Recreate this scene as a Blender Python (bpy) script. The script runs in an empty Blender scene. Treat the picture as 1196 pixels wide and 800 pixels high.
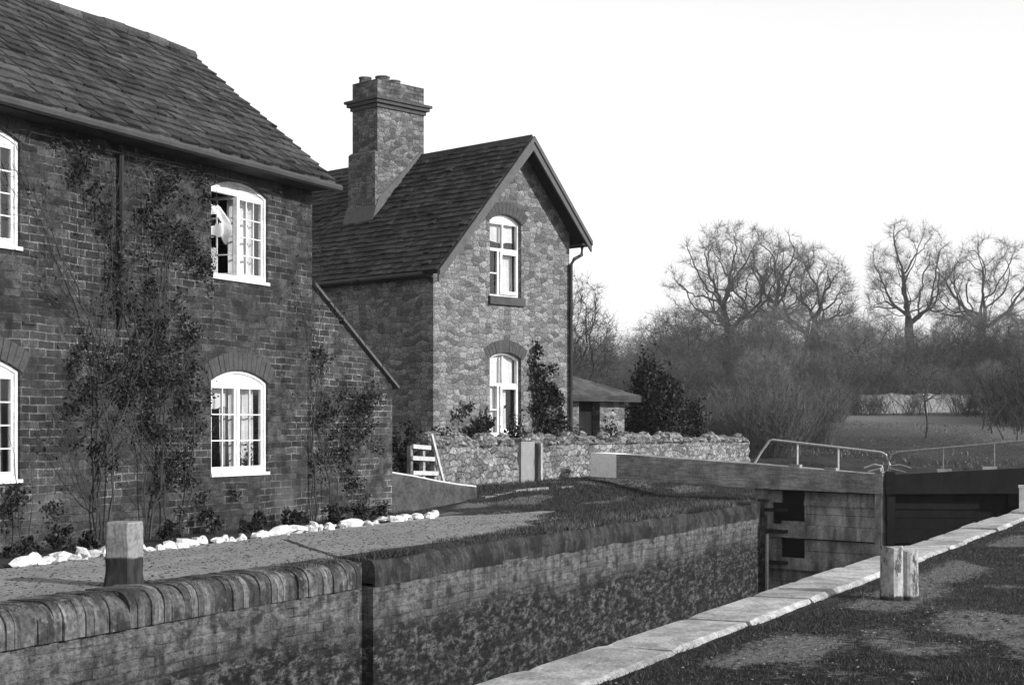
import bpy, math, random
import numpy as np
from mathutils import Vector, Matrix
from mathutils.geometry import tessellate_polygon

R = random.Random(7)
scene = bpy.context.scene
col = scene.collection
TH = math.radians(26.105)
CT, ST = math.cos(TH), math.sin(TH)
EYE = 1.25
F = 1800.0
PI = math.pi

def cam2w(Z, X):                 # depth, lateral -> world xy (survey of the place, canal runs along +X)
    return (Z*CT + X*ST, Z*ST - X*CT)
def gpix(px, py, z=0.0):
    Z = F*(EYE - z)/(py - 500.0)
    return cam2w(Z, (px-598.0)/F*Z)
def far(px, Z):
    return cam2w(Z, (px-598.0)/F*Z)

# ------------------------------------------------------------------ noise
_rs = np.random.RandomState(11)
_G = _rs.rand(256, 256)
def vnoise(x, y):
    x = np.asarray(x, float); y = np.asarray(y, float)
    xi = np.floor(x).astype(int); yi = np.floor(y).astype(int)
    fx = x-xi; fy = y-yi
    fx = fx*fx*(3-2*fx); fy = fy*fy*(3-2*fy)
    g = lambda a, b: _G[a & 255, b & 255]
    return (g(xi, yi)*(1-fx)+g(xi+1, yi)*fx)*(1-fy) + (g(xi, yi+1)*(1-fx)+g(xi+1, yi+1)*fx)*fy
def fbm(x, y, o=4):
    s = 0; a = .5; t = 0
    for i in range(o):
        s = s + a*vnoise(x*2**i+17.3*i, y*2**i+5.1*i); t += a; a *= .5
    return s/t
def sstep(a, b, x):
    t = np.clip((np.asarray(x, float)-a)/(b-a), 0, 1)
    return t*t*(3-2*t)

# ------------------------------------------------------------------ materials (all grey: black-and-white photograph)
def new_mat(name):
    m = bpy.data.materials.new(name); m.use_nodes = True
    nt = m.node_tree; nt.nodes.clear()
    out = nt.nodes.new('ShaderNodeOutputMaterial')
    b = nt.nodes.new('ShaderNodeBsdfPrincipled')
    nt.links.new(b.outputs[0], out.inputs[0])
    b.inputs['Specular IOR Level'].default_value = .2
    b.inputs['Roughness'].default_value = .85
    return m, nt, b
class N:
    def __init__(s, nt): s.nt = nt
    def n(s, t, **kw):
        o = s.nt.nodes.new(t)
        for k, v in kw.items(): setattr(o, k, v)
        return o
    def l(s, a, b): s.nt.links.new(a, b)
    def val(s, sock, v):
        if hasattr(v, 'is_linked') or isinstance(v, bpy.types.NodeSocket): s.l(v, sock)
        else: sock.default_value = v
    def math(s, op, a, b=0.0, clamp=False):
        o = s.n('ShaderNodeMath', operation=op); o.use_clamp = clamp
        s.val(o.inputs[0], a); s.val(o.inputs[1], b); return o.outputs[0]
    def noise(s, vec, scale, detail=4, rough=.6, dist=0.0):
        o = s.n('ShaderNodeTexNoise'); o.inputs['Scale'].default_value = scale
        o.inputs['Detail'].default_value = detail; o.inputs['Roughness'].default_value = rough
        o.inputs['Distortion'].default_value = dist
        s.l(vec, o.inputs['Vector']); return o.outputs[0]
    def ramp(s, v, a, b, lo=0.0, hi=1.0):
        o = s.n('ShaderNodeMapRange'); o.interpolation_type = 'SMOOTHSTEP'
        s.val(o.inputs[0], v); o.inputs[1].default_value = a; o.inputs[2].default_value = b
        o.inputs[3].default_value = lo; o.inputs[4].default_value = hi; return o.outputs[0]
    def mix(s, f, a, b):
        o = s.n('ShaderNodeMix', data_type='FLOAT')
        s.val(o.inputs[0], f); s.val(o.inputs[2], a); s.val(o.inputs[3], b); return o.outputs[0]
    def scalev(s, vec, sx, sy, sz):
        o = s.n('ShaderNodeMapping'); o.inputs['Scale'].default_value = (sx, sy, sz)
        s.l(vec, o.inputs[0]); return o.outputs[0]
    def bump(s, b, h, strength=.5, dist=.01):
        o = s.n('ShaderNodeBump'); o.inputs['Strength'].default_value = strength
        o.inputs['Distance'].default_value = dist
        s.l(h, o.inputs['Height']); s.l(o.outputs[0], b.inputs['Normal'])
    def col(s, b, v):
        o = s.n('ShaderNodeCombineColor'); 
        for i in range(3): s.val(o.inputs[i], v)
        s.l(o.outputs[0], b.inputs['Base Color'])
    def obj(s): return s.n('ShaderNodeTexCoord').outputs['Object']

def plain(name, v, rough=.7, var=.25, scale=6.0, bump=.3, spec=.2, stretch=(1, 1, 1), fine=40):
    m, nt, b = new_mat(name); n = N(nt); co = n.scalev(n.obj(), *stretch)
    a = n.noise(co, scale, 5); f = n.noise(co, fine, 3)
    h = n.math('ADD', n.math('MULTIPLY', a, .6), n.math('MULTIPLY', f, .4))
    n.col(b, n.math('MULTIPLY', n.ramp(h, .3, .7, 1-var, 1+var), v))
    b.inputs['Roughness'].default_value = rough; b.inputs['Specular IOR Level'].default_value = spec
    if bump: n.bump(b, h, bump, .02)
    return m

def gravel(name, v):
    m, nt, b = new_mat(name); n = N(nt); ob = n.obj()
    f = n.noise(ob, 75, 6, .8); md = n.noise(ob, 14, 5, .7); big = n.noise(n.scalev(ob, .35, 1, 1), 1.6, 5, .65)
    c = n.math('MULTIPLY', n.ramp(f, .25, .75, .55, 1.45), v); c = n.math('MULTIPLY', c, n.ramp(md, .3, .7, .75, 1.25)); c = n.math('MULTIPLY', c, n.ramp(big, .3, .7, .8, 1.2))
    c = n.mix(n.ramp(md, .68, .74, 0, .6), c, .03)
    n.col(b, c); n.bump(b, n.math('ADD', f, n.math('MULTIPLY', big, 1.5)), .8, .02); b.inputs['Roughness'].default_value = .95; return m

def slabm(name, v):
    m, nt, b = new_mat(name); n = N(nt); ob = n.obj()
    f = n.noise(ob, 34, 6, .75); md = n.noise(ob, 5, 6, .72); big = n.noise(ob, 1.1, 3)
    g = n.n('ShaderNodeNewGeometry'); rnd = g.outputs['Random Per Island']
    c = n.math('MULTIPLY', n.ramp(f, .25, .75, .65, 1.35), v); c = n.math('MULTIPLY', c, n.ramp(md, .3, .7, .65, 1.3)); c = n.math('MULTIPLY', c, n.ramp(big, .35, .65, .75, 1.2))
    c = n.mix(n.ramp(md, .6, .7, 0, .5), c, v*.35)
    n.col(b, c); n.bump(b, n.math('ADD', f, md), .8, .02); return m

def stained(name, v, dark):
    m, nt, b = new_mat(name); n = N(nt); ob = n.obj()
    g = n.n('ShaderNodeNewGeometry'); rnd = g.outputs['Random Per Island']
    c = n.mix(rnd, v*.6, v*1.5)
    f = n.noise(ob, 30, 5, .75); big = n.noise(ob, 2.2, 5, .7); st = n.noise(n.scalev(ob, 6, 1, .7), 2.0, 5, .7)
    c = n.math('MULTIPLY', c, n.ramp(f, .3, .7, .5, 1.5)); c = n.math('MULTIPLY', c, n.ramp(st, .3, .7, .5, 1.5))
    c = n.mix(n.ramp(big, .45, .6, 0, .85), c, dark)
    c = n.mix(n.ramp(n.noise(ob, 7, 4, .6), .62, .7, 0, .6), c, v*2.6)
    n.col(b, c); n.bump(b, f, .8, .015); return m

def wall_uv(n):
    tc = n.n('ShaderNodeTexCoord')
    sx = n.n('ShaderNodeSeparateXYZ'); n.l(tc.outputs['Object'], sx.inputs[0])
    sn = n.n('ShaderNodeSeparateXYZ'); n.l(tc.outputs['Normal'], sn.inputs[0])
    side = n.math('GREATER_THAN', n.math('ABSOLUTE', sn.outputs[0]), .7)
    u = n.mix(side, sx.outputs[0], sx.outputs[1])
    cb = n.n('ShaderNodeCombineXYZ'); n.l(u, cb.inputs[0]); n.l(sx.outputs[2], cb.inputs[1])
    return cb.outputs[0], sx.outputs, tc.outputs['Object']

def brick(name, c1, c2, mortar, bw=.235, bh=.083, ms=.009, grime=.5, lock=False, patch=0.0):
    m, nt, b = new_mat(name); n = N(nt)
    uv, sx, ob = wall_uv(n)
    # waviness of old courses
    wob = n.noise(ob, 1.3, 2)
    off = n.n('ShaderNodeVectorMath', operation='ADD'); n.l(uv, off.inputs[0])
    cb = n.n('ShaderNodeCombineXYZ'); n.l(n.math('MULTIPLY', n.math('SUBTRACT', n.noise(ob, 9, 3), .5), .02), cb.inputs[0])
    n.l(n.math('ADD', n.math('MULTIPLY', n.math('SUBTRACT', wob, .5), .06), n.math('MULTIPLY', n.math('SUBTRACT', n.noise(ob, 14, 3), .5), .016)), cb.inputs[1]); n.l(cb.outputs[0], off.inputs[1])
    t = n.n('ShaderNodeTexBrick'); n.l(off.outputs[0], t.inputs['Vector'])
    t.inputs['Scale'].default_value = 1; t.inputs['Mortar Size'].default_value = ms
    t.inputs['Mortar Smooth'].default_value = .35; t.inputs['Bias'].default_value = -.1
    t.inputs['Brick Width'].default_value = bw; t.inputs['Row Height'].default_value = bh
    t.inputs['Color1'].default_value = (0, 0, 0, 1); t.inputs['Color2'].default_value = (1, 1, 1, 1)
    t.inputs['Mortar'].default_value = (.5, .5, .5, 1)
    rb = n.n('ShaderNodeRGBToBW'); n.l(t.outputs['Color'], rb.inputs[0])
    bc = n.mix(rb.outputs[0], c1, c2)
    big = n.noise(ob, .9, 4); mid = n.noise(ob, 4.5, 5, .65); fin = n.noise(ob, 45, 4, .7)
    mo = n.math('MULTIPLY', n.ramp(n.noise(ob, 1.7, 4), .38, .66, .25, 1.25), mortar)
    c = n.mix(t.outputs['Fac'], bc, mo)
    c = n.math('MULTIPLY', c, n.ramp(mid, .3, .7, 1-grime, 1+grime))
    c = n.math('MULTIPLY', c, n.ramp(big, .3, .7, .75, 1.25))
    c = n.math('MULTIPLY', c, n.ramp(fin, .25, .75, .5, 1.55))
    c = n.math('MULTIPLY', c, n.ramp(n.noise(ob, 13, 5, .75), .3, .7, .6, 1.4))
    if patch:      # pale lime blooms / repaired bricks
        p = n.ramp(n.noise(n.scalev(ob, 4.2, 4.2, 9), 1.0, 3), .64, .74)
        c = n.mix(n.math('MULTIPLY', p, .6), c, patch)
        p2 = n.math('MULTIPLY', n.ramp(n.noise(n.scalev(ob, 1.2, 1.2, 1.2), 1.0, 5), .5, .66), n.ramp(sx[2], 0.1, .8, 1, 0))
        c = n.mix(n.math('MULTIPLY', p2, .5), c, patch)
    if lock:       # weedy, wet lower wall and a lime-streaked band under the coping
        cl = n.noise(n.scalev(ob, .5, .5, 1), 7.5, 8, .75, .6)
        sp = n.noise(n.scalev(ob, .5, .5, 1), 18, 6, .78)
        str_ = n.noise(n.scalev(ob, 4.5, 4.5, .6), 1.6, 6, .7)
        zz = n.math('ADD', sx[2], n.math('MULTIPLY', n.math('SUBTRACT', n.noise(n.scalev(ob, .9, .9, .5), 1.3, 6, .7), .5), .8))
        wet = n.ramp(zz, -.78, -.5, 1, 0)
        lime = n.math('MULTIPLY', n.ramp(n.math('ADD', n.math('MULTIPLY', str_, .5), n.math('MULTIPLY', cl, .5)), .42, .58), n.ramp(zz, -.75, -.4))
        c = n.mix(n.math('MULTIPLY', lime, .92), c, n.mix(n.ramp(sp, .38, .6), .05, .18))
        mixn = n.math('ADD', n.math('MULTIPLY', cl, .6), n.math('MULTIPLY', sp, .4))
        dk = n.mix(n.ramp(mixn, .46, .62), n.mix(n.ramp(sp, .4, .6), .002, .012), n.mix(n.ramp(sp, .4, .6), .025, .15))
        c = n.mix(n.math('MULTIPLY', wet, .93), c, dk)
        spots = n.ramp(n.math('ADD', n.math('MULTIPLY', sp, .55), n.math('MULTIPLY', n.noise(ob, 2.2, 6, .7), .45)), .54, .61)
        c = n.mix(n.math('MULTIPLY', spots, .85), c, .005)
        fin = n.math('ADD', fin, n.math('MULTIPLY', mixn, 2.0))
    n.col(b, c)
    h = n.math('SUBTRACT', n.math('ADD', n.math('MULTIPLY', fin, .5), n.math('MULTIPLY', mid, .3)), n.math('MULTIPLY', t.outputs['Fac'], .6))
    n.bump(b, h, .9 if not lock else 1.0, .012 if not lock else .03)
    return m

def rubble(name, lo, hi, mortar, sx_=4.2, sz_=7.5, dist=.12, bumpd=.03):
    m, nt, b = new_mat(name); n = N(nt)
    uv, sx, ob = wall_uv(n)
    w = n.n('ShaderNodeVectorMath', operation='ADD'); n.l(uv, w.inputs[0])
    cb = n.n('ShaderNodeCombineXYZ')
    n.l(n.math('MULTIPLY', n.math('SUBTRACT', n.noise(ob, 3.2, 4), .5), dist*2), cb.inputs[0])
    n.l(n.math('MULTIPLY', n.math('SUBTRACT', n.noise(n.scalev(ob, 1.2, 1.2, .9), 5.1, 3), .5), dist), cb.inputs[1])
    n.l(cb.outputs[0], w.inputs[1])
    v = n.scalev(w.outputs[0], sx_, sz_, 1)
    def vor(feature):
        o = n.n('ShaderNodeTexVoronoi', voronoi_dimensions='2D', feature=feature, distance='EUCLIDEAN')
        o.inputs['Scale'].default_value = 1; o.inputs['Randomness'].default_value = .72
        n.l(v, o.inputs['Vector']); return o
    f1 = vor('F1'); de = vor('DISTANCE_TO_EDGE')
    rb = n.n('ShaderNodeSeparateColor'); n.l(f1.outputs['Color'], rb.inputs[0])
    rnd = rb.outputs[0]
    fin = n.noise(ob, 30, 5, .7); mid = n.noise(ob, 5, 5, .65)
    c = n.mix(rnd, lo, hi)
    edge = n.ramp(n.math('ADD', de.outputs['Distance'], n.math('MULTIPLY', n.math('SUBTRACT', fin, .5), .08)), .0, .1, 1, 0)
    c = n.mix(n.math('MULTIPLY', edge, n.ramp(mid, .35, .65, .35, 1)), c, mortar)
    c = n.math('MULTIPLY', c, n.ramp(fin, .3, .7, .45, 1.55))
    c = n.math('MULTIPLY', c, n.ramp(n.noise(ob, 14, 5, .75), .3, .7, .7, 1.3))
    c = n.math('MULTIPLY', c, n.ramp(n.noise(ob, .8, 4), .3, .7, .8, 1.2))
    n.col(b, c)
    hh = n.math('ADD', n.math('MULTIPLY', n.ramp(de.outputs['Distance'], 0, .22), .8), n.math('MULTIPLY', fin, .5))
    hh = n.math('ADD', hh, n.math('MULTIPLY', rnd, .4))
    n.bump(b, hh, 1.0, bumpd)
    return m

def slate(name, lo, hi):
    m, nt, b = new_mat(name); n = N(nt); ob = n.obj()
    g = n.n('ShaderNodeNewGeometry')
    rnd = g.outputs['Random Per Island']
    fin = n.noise(ob, 25, 5, .7); big = n.noise(ob, 1.1, 4)
    c = n.mix(rnd, lo, hi)
    c = n.math('MULTIPLY', c, n.ramp(fin, .25, .75, .55, 1.5))
    c = n.math('MULTIPLY', c, n.ramp(big, .3, .7, .7, 1.3))
    li = n.ramp(n.noise(ob, 7, 5, .7), .62, .72)     # lichen
    c = n.mix(n.math('MULTIPLY', li, .4), c, hi*2.4)
    n.col(b, c); n.bump(b, fin, .6, .01)
    b.inputs['Roughness'].default_value = .8
    return m

def leafm(name, lo, hi):
    m, nt, b = new_mat(name); n = N(nt)
    g = n.n('ShaderNodeNewGeometry'); rnd = g.outputs['Random Per Island']
    n.col(b, n.mix(n.math('POWER', rnd, 1.6), lo, hi))
    b.inputs['Roughness'].default_value = .6
    return m

def wood(name, lo, hi, axis=(1, 1, 12), rough=.8):
    m, nt, b = new_mat(name); n = N(nt); ob = n.obj()
    gr = n.noise(n.scalev(ob, *axis), 2.2, 6, .7, .4); st = n.noise(ob, 2.0, 5, .65); fin = n.noise(ob, 35, 3)
    c = n.mix(n.ramp(gr, .3, .7), lo, hi)
    c = n.math('MULTIPLY', c, n.ramp(st, .3, .7, .55, 1.4))
    c = n.math('MULTIPLY', c, n.ramp(fin, .3, .7, .8, 1.2))
    n.col(b, c); n.bump(b, gr, .6, .01); b.inputs['Roughness'].default_value = rough
    return m

def painted_worn(name, paint, under, zsplit=None, low=.05, thr=.5):
    m, nt, b = new_mat(name); n = N(nt); ob = n.obj()
    w = n.ramp(n.noise(n.scalev(ob, 1, 1, .45), 11, 6, .75), thr, thr+.1)
    c = n.mix(w, paint, under)
    c = n.math('MULTIPLY', c, n.ramp(n.noise(ob, 28, 4), .3, .7, .75, 1.2))
    if zsplit is not None:
        s = n.n('ShaderNodeSeparateXYZ'); n.l(ob, s.inputs[0])
        zz = n.math('ADD', s.outputs[2], n.math('MULTIPLY', n.math('SUBTRACT', n.noise(ob, 9, 3), .5), .05))
        dk = n.math('MULTIPLY', n.ramp(n.noise(n.scalev(ob, 1, 1, .3), 16, 5), .3, .7, .5, 1.6), low)
        c = n.mix(n.ramp(zz, zsplit-.01, zsplit+.01), dk, c)
    n.col(b, c); n.bump(b, n.noise(n.scalev(ob, 1, 1, .3), 22, 5), .7, .012)
    return m

def ground_mat(name):
    m, nt, b = new_mat(name); n = N(nt); ob = n.obj()
    at = n.n('ShaderNodeAttribute'); at.attribute_name = 'wear_bands'
    w = at.outputs['Fac']
    fin = n.noise(ob, 22, 6, .75); mid = n.noise(ob, 3.0, 5, .65); big = n.noise(n.scalev(ob, .12, .12, .12), 1.0, 5)
    g = n.mix(n.ramp(fin, .3, .7), .009, .05)
    g = n.math('MULTIPLY', g, n.ramp(mid, .3, .7, .65, 1.4))
    g = n.math('MULTIPLY', g, n.ramp(big, .4, .6, .75, 1.3))
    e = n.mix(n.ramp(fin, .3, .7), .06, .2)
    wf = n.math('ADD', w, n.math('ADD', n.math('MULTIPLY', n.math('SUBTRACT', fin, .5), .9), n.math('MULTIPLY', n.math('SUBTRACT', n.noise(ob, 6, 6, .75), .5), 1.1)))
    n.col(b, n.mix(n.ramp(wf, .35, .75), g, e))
    n.bump(b, n.math('ADD', fin, n.math('MULTIPLY', mid, .8)), .9, .04)
    b.inputs['Roughness'].default_value = .95; b.inputs['Specular IOR Level'].default_value = .05
    return m

def glass_mat():
    m, nt, b = new_mat('window_glass'); nt.nodes.remove(b); n = N(nt)
    out = [x for x in nt.nodes if x.type == 'OUTPUT_MATERIAL'][0]
    gl = n.n('ShaderNodeBsdfGlossy'); gl.inputs['Roughness'].default_value = .03
    tr = n.n('ShaderNodeBsdfTransparent'); tr.inputs[0].default_value = (.85, .85, .85, 1)
    fr = n.n('ShaderNodeFresnel'); fr.inputs[0].default_value = 1.5
    f = n.math('MULTIPLY', fr.outputs[0], 1.6, True)
    mx = n.n('ShaderNodeMixShader'); n.l(f, mx.inputs[0]); n.l(tr.outputs[0], mx.inputs[1]); n.l(gl.outputs[0], mx.inputs[2])
    n.l(mx.outputs[0], out.inputs[0])
    return m

M = {}
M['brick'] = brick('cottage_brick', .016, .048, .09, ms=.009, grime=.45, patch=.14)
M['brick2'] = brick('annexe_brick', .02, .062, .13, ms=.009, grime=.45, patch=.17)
M['lock'] = brick('lock_brick', .02, .07, .045, ms=.006, grime=.45, lock=True)
M['arch'] = plain('arch_brick', .05, var=.35, scale=9)
M['rubble'] = rubble('house_rubble', .07, .2, .07, 5.6, 10.0, .07, .010)
M['rubble_rough'] = rubble('garden_wall_rubble', .08, .24, .05, 6.0, 9.5, .14, .025)
M['chim'] = rubble('chimney_stone', .055, .16, .055, 6, 11, .07, .010)
M['chimbrick'] = brick('chimney_brick', .06, .13, .08, .23, .08)
M['slate1'] = slate('cottage_slates', .014, .052)
M['slate2'] = slate('house_slates', .010, .038)
M['slate3'] = slate('outhouse_slates', .03, .075)
M['white'] = plain('white_paint', .6, var=.28, bump=.1, rough=.5)
M['offwhite'] = plain('worn_white_paint', .4, var=.2, scale=14)
M['cloth'] = plain('curtain_cloth', .62, var=.2, scale=3, bump=.1, rough=.9)
M['cloth_grey'] = plain('grey_curtain_cloth', .3, var=.2, scale=3, bump=.1, rough=.9)
M['glass'] = glass_mat()
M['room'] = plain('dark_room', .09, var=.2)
M['timber'] = wood('dark_timber', .02, .05)
M['barge'] = plain('barge_paint', .08, var=.2, scale=8, stretch=(1, 1, 1))
M['gutter'] = plain('gutter_paint', .05, var=.2)
M['iron'] = plain('dark_iron', .025, var=.3, rough=.5)
M['rail'] = plain('pale_iron_rail', .42, var=.25, rough=.5, scale=20)
M['railgrey'] = plain('dull_iron_rail', .12, var=.3, rough=.6, scale=20)
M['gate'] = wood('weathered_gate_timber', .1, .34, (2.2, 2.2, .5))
M['gate_dark'] = wood('black_gate_timber', .004, .01, (2.2, 2.2, .5))  # near-black timber, used for the whole near leaf beside a grey far leaf
M['beam'] = wood('beam_timber', .15, .32, (1.2, 1.2, 14))
M['coping'] = slabm('coping_stone', .34)
M['bull'] = stained('coping_brick', .085, .012)
M['earthcope'] = stained('worn_coping', .035, .006)
M['path'] = gravel('path_gravel', .23)
M['soil'] = plain('bed_soil', .025, var=.5, scale=8, fine=30, bump=.8)
M['ground'] = ground_mat('meadow_turf')
M['whitestone'] = plain('whitewashed_stone', .55, var=.35, scale=10, bump=.6)
M['kerb'] = plain('pale_kerb_stone', .2, var=.5, scale=8)
M['grass'] = leafm('grass_blades', .012, .07)
M['drygrass'] = leafm('dry_grass', .04, .14)
M['leaf'] = leafm('climber_leaf', .004, .03)
M['leaf2'] = leafm('shrub_leaf', .004, .026)
M['ever'] = leafm('evergreen_leaf', .005, .022)
M['bark'] = plain('bark', .03, var=.4, scale=4, stretch=(1, 1, .3))
M['twig'] = plain('twigs', .05, var=.3, bump=0)
M['twig_a'] = plain('dark_twigs', .04, var=.3, bump=0)
M['twig_b'] = plain('grey_twigs', .13, var=.3, bump=0)
M['twig_mid'] = plain('brown_twigs', .075, var=.3, bump=0)
M['stem'] = plain('stem', .035, var=.4, bump=0)
M['stump'] = painted_worn('painted_stump', .2, .13, .235, .022, .55)
M['bollard'] = painted_worn('worn_white_bollard', .3, .06, .03, .03, .5)
M['farwall'] = plain('far_wall_stone', .2, var=.55, scale=1.6, fine=9)
m, nt, b = new_mat('canal_water'); b.inputs['Base Color'].default_value = (.015, .015, .015, 1); b.inputs['Roughness'].default_value = .08
b.inputs['Specular IOR Level'].default_value = .5; M['water'] = m

# ------------------------------------------------------------------ objects
XF = {}
def tag(o, label=None, cat=None, group=None, kind=None):
    if label: o['label'] = label
    if cat: o['category'] = cat
    if group: o['group'] = group
    if kind: o['kind'] = kind
    return o
def empty(name, loc=(0, 0, 0), rz=0.0):
    o = bpy.data.objects.new(name, None); col.objects.link(o)
    o.location = loc; o.rotation_euler = (0, 0, rz); o.empty_display_size = .2
    XF[o.name] = Matrix.Translation(Vector(loc)) @ Matrix.Rotation(rz, 4, 'Z')
    return o

class MB:
    def __init__(s): s.v = []; s.f = []
    def add(s, vs, fs):
        k = len(s.v); s.v += [tuple(p) for p in vs]; s.f += [tuple(i+k for i in f) for f in fs]
    def quad(s, a, b, c, d): s.add([a, b, c, d], [(0, 1, 2, 3)])
    def box(s, x0, x1, y0, y1, z0, z1):
        s.hexa([(x0, y0, z0), (x1, y0, z0), (x1, y1, z0), (x0, y1, z0)], [(x0, y0, z1), (x1, y0, z1), (x1, y1, z1), (x0, y1, z1)])
    def hexa(s, lo, hi):
        s.add(list(lo)+list(hi), [(3, 2, 1, 0), (4, 5, 6, 7), (0, 1, 5, 4), (1, 2, 6, 5), (2, 3, 7, 6), (3, 0, 4, 7)])
    def prism(s, poly, ext):       # poly list of 3d, extruded by vector
        n = len(poly); e = Vector(ext)
        s.add(list(poly)+[tuple(Vector(p)+e) for p in poly], [tuple(range(n-1, -1, -1)), tuple(range(n, 2*n))]+[(i, (i+1) % n, n+(i+1) % n, n+i) for i in range(n)])
    def bar(s, a, b, w, h, up=(0, 0, 1)):
        a = Vector(a); b = Vector(b); d = (b-a).normalized(); up = Vector(up)
        sd = d.cross(up)
        if sd.length < 1e-4: sd = d.cross(Vector((1, 0, 0)))
        sd.normalize(); u = sd.cross(d).normalized(); sd *= w/2; u *= h/2
        s.hexa([a-sd-u, b-sd-u, b+sd-u, a+sd-u], [a-sd+u, b-sd+u, b+sd+u, a+sd+u])
    def tube(s, pts, rad, n=6, cap=True):
        pts = [Vector(p) for p in pts]
        if not hasattr(rad, '__len__'): rad = [rad]*len(pts)
        k = len(s.v); up = Vector((.31, .17, .93))
        for i, p in enumerate(pts):
            d = (pts[min(i+1, len(pts)-1)]-pts[max(i-1, 0)])
            if d.length < 1e-9: d = Vector((0, 0, 1))
            d.normalize()
            a = d.cross(up)
            if a.length < .05: a = d.cross(Vector((1, 0, 0)))
            a.normalize(); c = d.cross(a)
            for j in range(n):
                t = 2*PI*j/n
                s.v.append(tuple(p+(a*math.cos(t)+c*math.sin(t))*rad[i]))
        for i in range(len(pts)-1):
            for j in range(n):
                s.f.append((k+i*n+j, k+i*n+(j+1) % n, k+(i+1)*n+(j+1) % n, k+(i+1)*n+j))
        if cap and n > 3:
            s.f.append(tuple(k+j for j in range(n))[::-1]); s.f.append(tuple(k+(len(pts)-1)*n+j for j in range(n)))
    def sheet(s, outer, holes=()):
        loops = [[Vector(p) for p in outer]]+[[Vector(p) for p in h] for h in holes]
        flat = [p for l in loops for p in l]
        s.add(flat, [tuple(t) for t in tessellate_polygon(loops)])
    def build(s, name, mat, parent=None, local=False, smooth=False, root=None):
        me = bpy.data.meshes.new(name)
        vs = s.v
        r = root or parent
        if r is not None and not local:
            while r.parent: r = r.parent
            mi = XF[r.name].inverted() if r.name in XF else Matrix()
            vs = [tuple(mi @ Vector(p)) for p in vs]
        me.from_pydata(vs, [], s.f); me.update()
        me.materials.append(mat)
        if smooth: me.polygons.foreach_set('use_smooth', [True]*len(me.polygons))
        o = bpy.data.objects.new(name, me); col.objects.link(o)
        if parent: o.parent = parent
        return o

def npmesh(name, V, Fq, mat, parent=None, smooth=False):
    V = np.asarray(V, np.float32); Fq = np.asarray(Fq, np.int32)
    me = bpy.data.meshes.new(name)
    me.vertices.add(len(V)); me.vertices.foreach_set('co', V.ravel())
    k = Fq.shape[1]
    me.loops.add(Fq.size); me.loops.foreach_set('vertex_index', Fq.ravel())
    me.polygons.add(len(Fq)); me.polygons.foreach_set('loop_start', np.arange(0, Fq.size, k, dtype=np.int32))
    me.update(calc_edges=True)
    if smooth: me.polygons.foreach_set('use_smooth', np.ones(len(Fq), bool))
    me.materials.append(mat)
    o = bpy.data.objects.new(name, me); col.objects.link(o)
    if parent: o.parent = parent
    return o

def copy_thing(o, loc, rz, sc=1.0, label=None):
    c = o.copy(); col.objects.link(c); c.location = loc; c.rotation_euler = (0, 0, rz); c.scale = (sc, sc, sc)
    for ch in list(o.children):
        d = ch.copy(); col.objects.link(d); d.parent = c
    if label: c['label'] = label
    return c

# ------------------------------------------------------------------ ground
Y_FAR, Y_NEAR = 7.67, 3.40
def hgt(x, y):
    x = np.asarray(x, float); y = np.asarray(y, float)
    d = x*CT + y*ST
    h = 2.6*sstep(38, 120, d) + 6.5*sstep(118, 185, d) + 9*sstep(230, 600, d)
    bank = .28*sstep(9.6, 11.7, y)*sstep(18.8, 23, x)
    und = (fbm(x*.7, y*.7, 3)-.5)*.05*sstep(10, 12, np.abs(y-5.5)+np.maximum(0, x-30))
    nearb = (fbm(x*1.1+9, y*1.1, 3)-.5)*.10*sstep(2.75, 1.6, y)*(y < 3)
    return h+bank+und+nearb
def wear_bands(x, y):
    x = np.asarray(x, float); y = np.asarray(y, float)
    w = sstep(.43, .66, .6*fbm(x*.5+3.1, y*1.2+1.7, 5)+.4*fbm(x*1.9+1, y*3.3, 4))*.95
    strip = np.exp(-((y-2.45)/.28)**2)*sstep(.36, .56, fbm(x*.8, y*1.5+7, 3))*1.1
    w = np.where(y < 3, np.maximum(w*sstep(3.0, 1.5, y), strip), w*.35)
    edge = np.exp(-((y-8.0)/.16)**2)*.2
    w = np.where(y > 7, np.maximum(sstep(.56, .68, fbm(x*.45+8, y*1.6+3, 4))*.8*(x < 40), edge), w)
    return w*sstep(60, 40, x) + sstep(44, 58, x)*(.56+1.7*(fbm(x*.07, y*.018+2, 3)-.45))  # meadow beyond the lock gets broad paler and darker noise bands

def axis(segs):
    a = []
    for lo, hi, st in segs:
        a += list(np.arange(lo, hi, st))
    return np.array(a+[segs[-1][1]])
xs = axis([(-60, -12, 6), (-12, 4, .5), (4, 30, .14), (30, 46, .5), (46, 120, 3), (120, 700, 20)])
ys = np.concatenate([axis([(-420, -60, 20), (-60, -6, 3), (-6, -1, .25), (-1, 2.95, .11)]), axis([(7.9, 13, .14), (13, 40, 1.0), (40, 120, 4), (120, 700, 20)])])
XX, YY = np.meshgrid(xs, ys, indexing='ij')
ZZ = hgt(XX, YY)
V = np.stack([XX, YY, ZZ], -1).reshape(-1, 3)
nx, ny = len(xs), len(ys)
I = np.arange(nx*ny).reshape(nx, ny)
fq = np.stack([I[:-1, :-1], I[1:, :-1], I[1:, 1:], I[:-1, 1:]], -1)
jgap = int(np.where(ys == 2.95)[0][0])
mask = np.ones((nx-1, ny-1), bool)
mask[xs[:-1] < 45.9, jgap] = False
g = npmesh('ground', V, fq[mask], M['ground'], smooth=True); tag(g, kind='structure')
at = g.data.attributes.new('wear_bands', 'FLOAT', 'POINT'); at.data.foreach_set('value', wear_bands(XX, YY).ravel().astype(np.float32))
b = MB(); b.quad((-60, 3.3, -2.6), (46, 3.3, -2.6), (46, 7.8, -2.6), (-60, 7.8, -2.6))
tag(b.build('water', M['water']), kind='structure')

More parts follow.
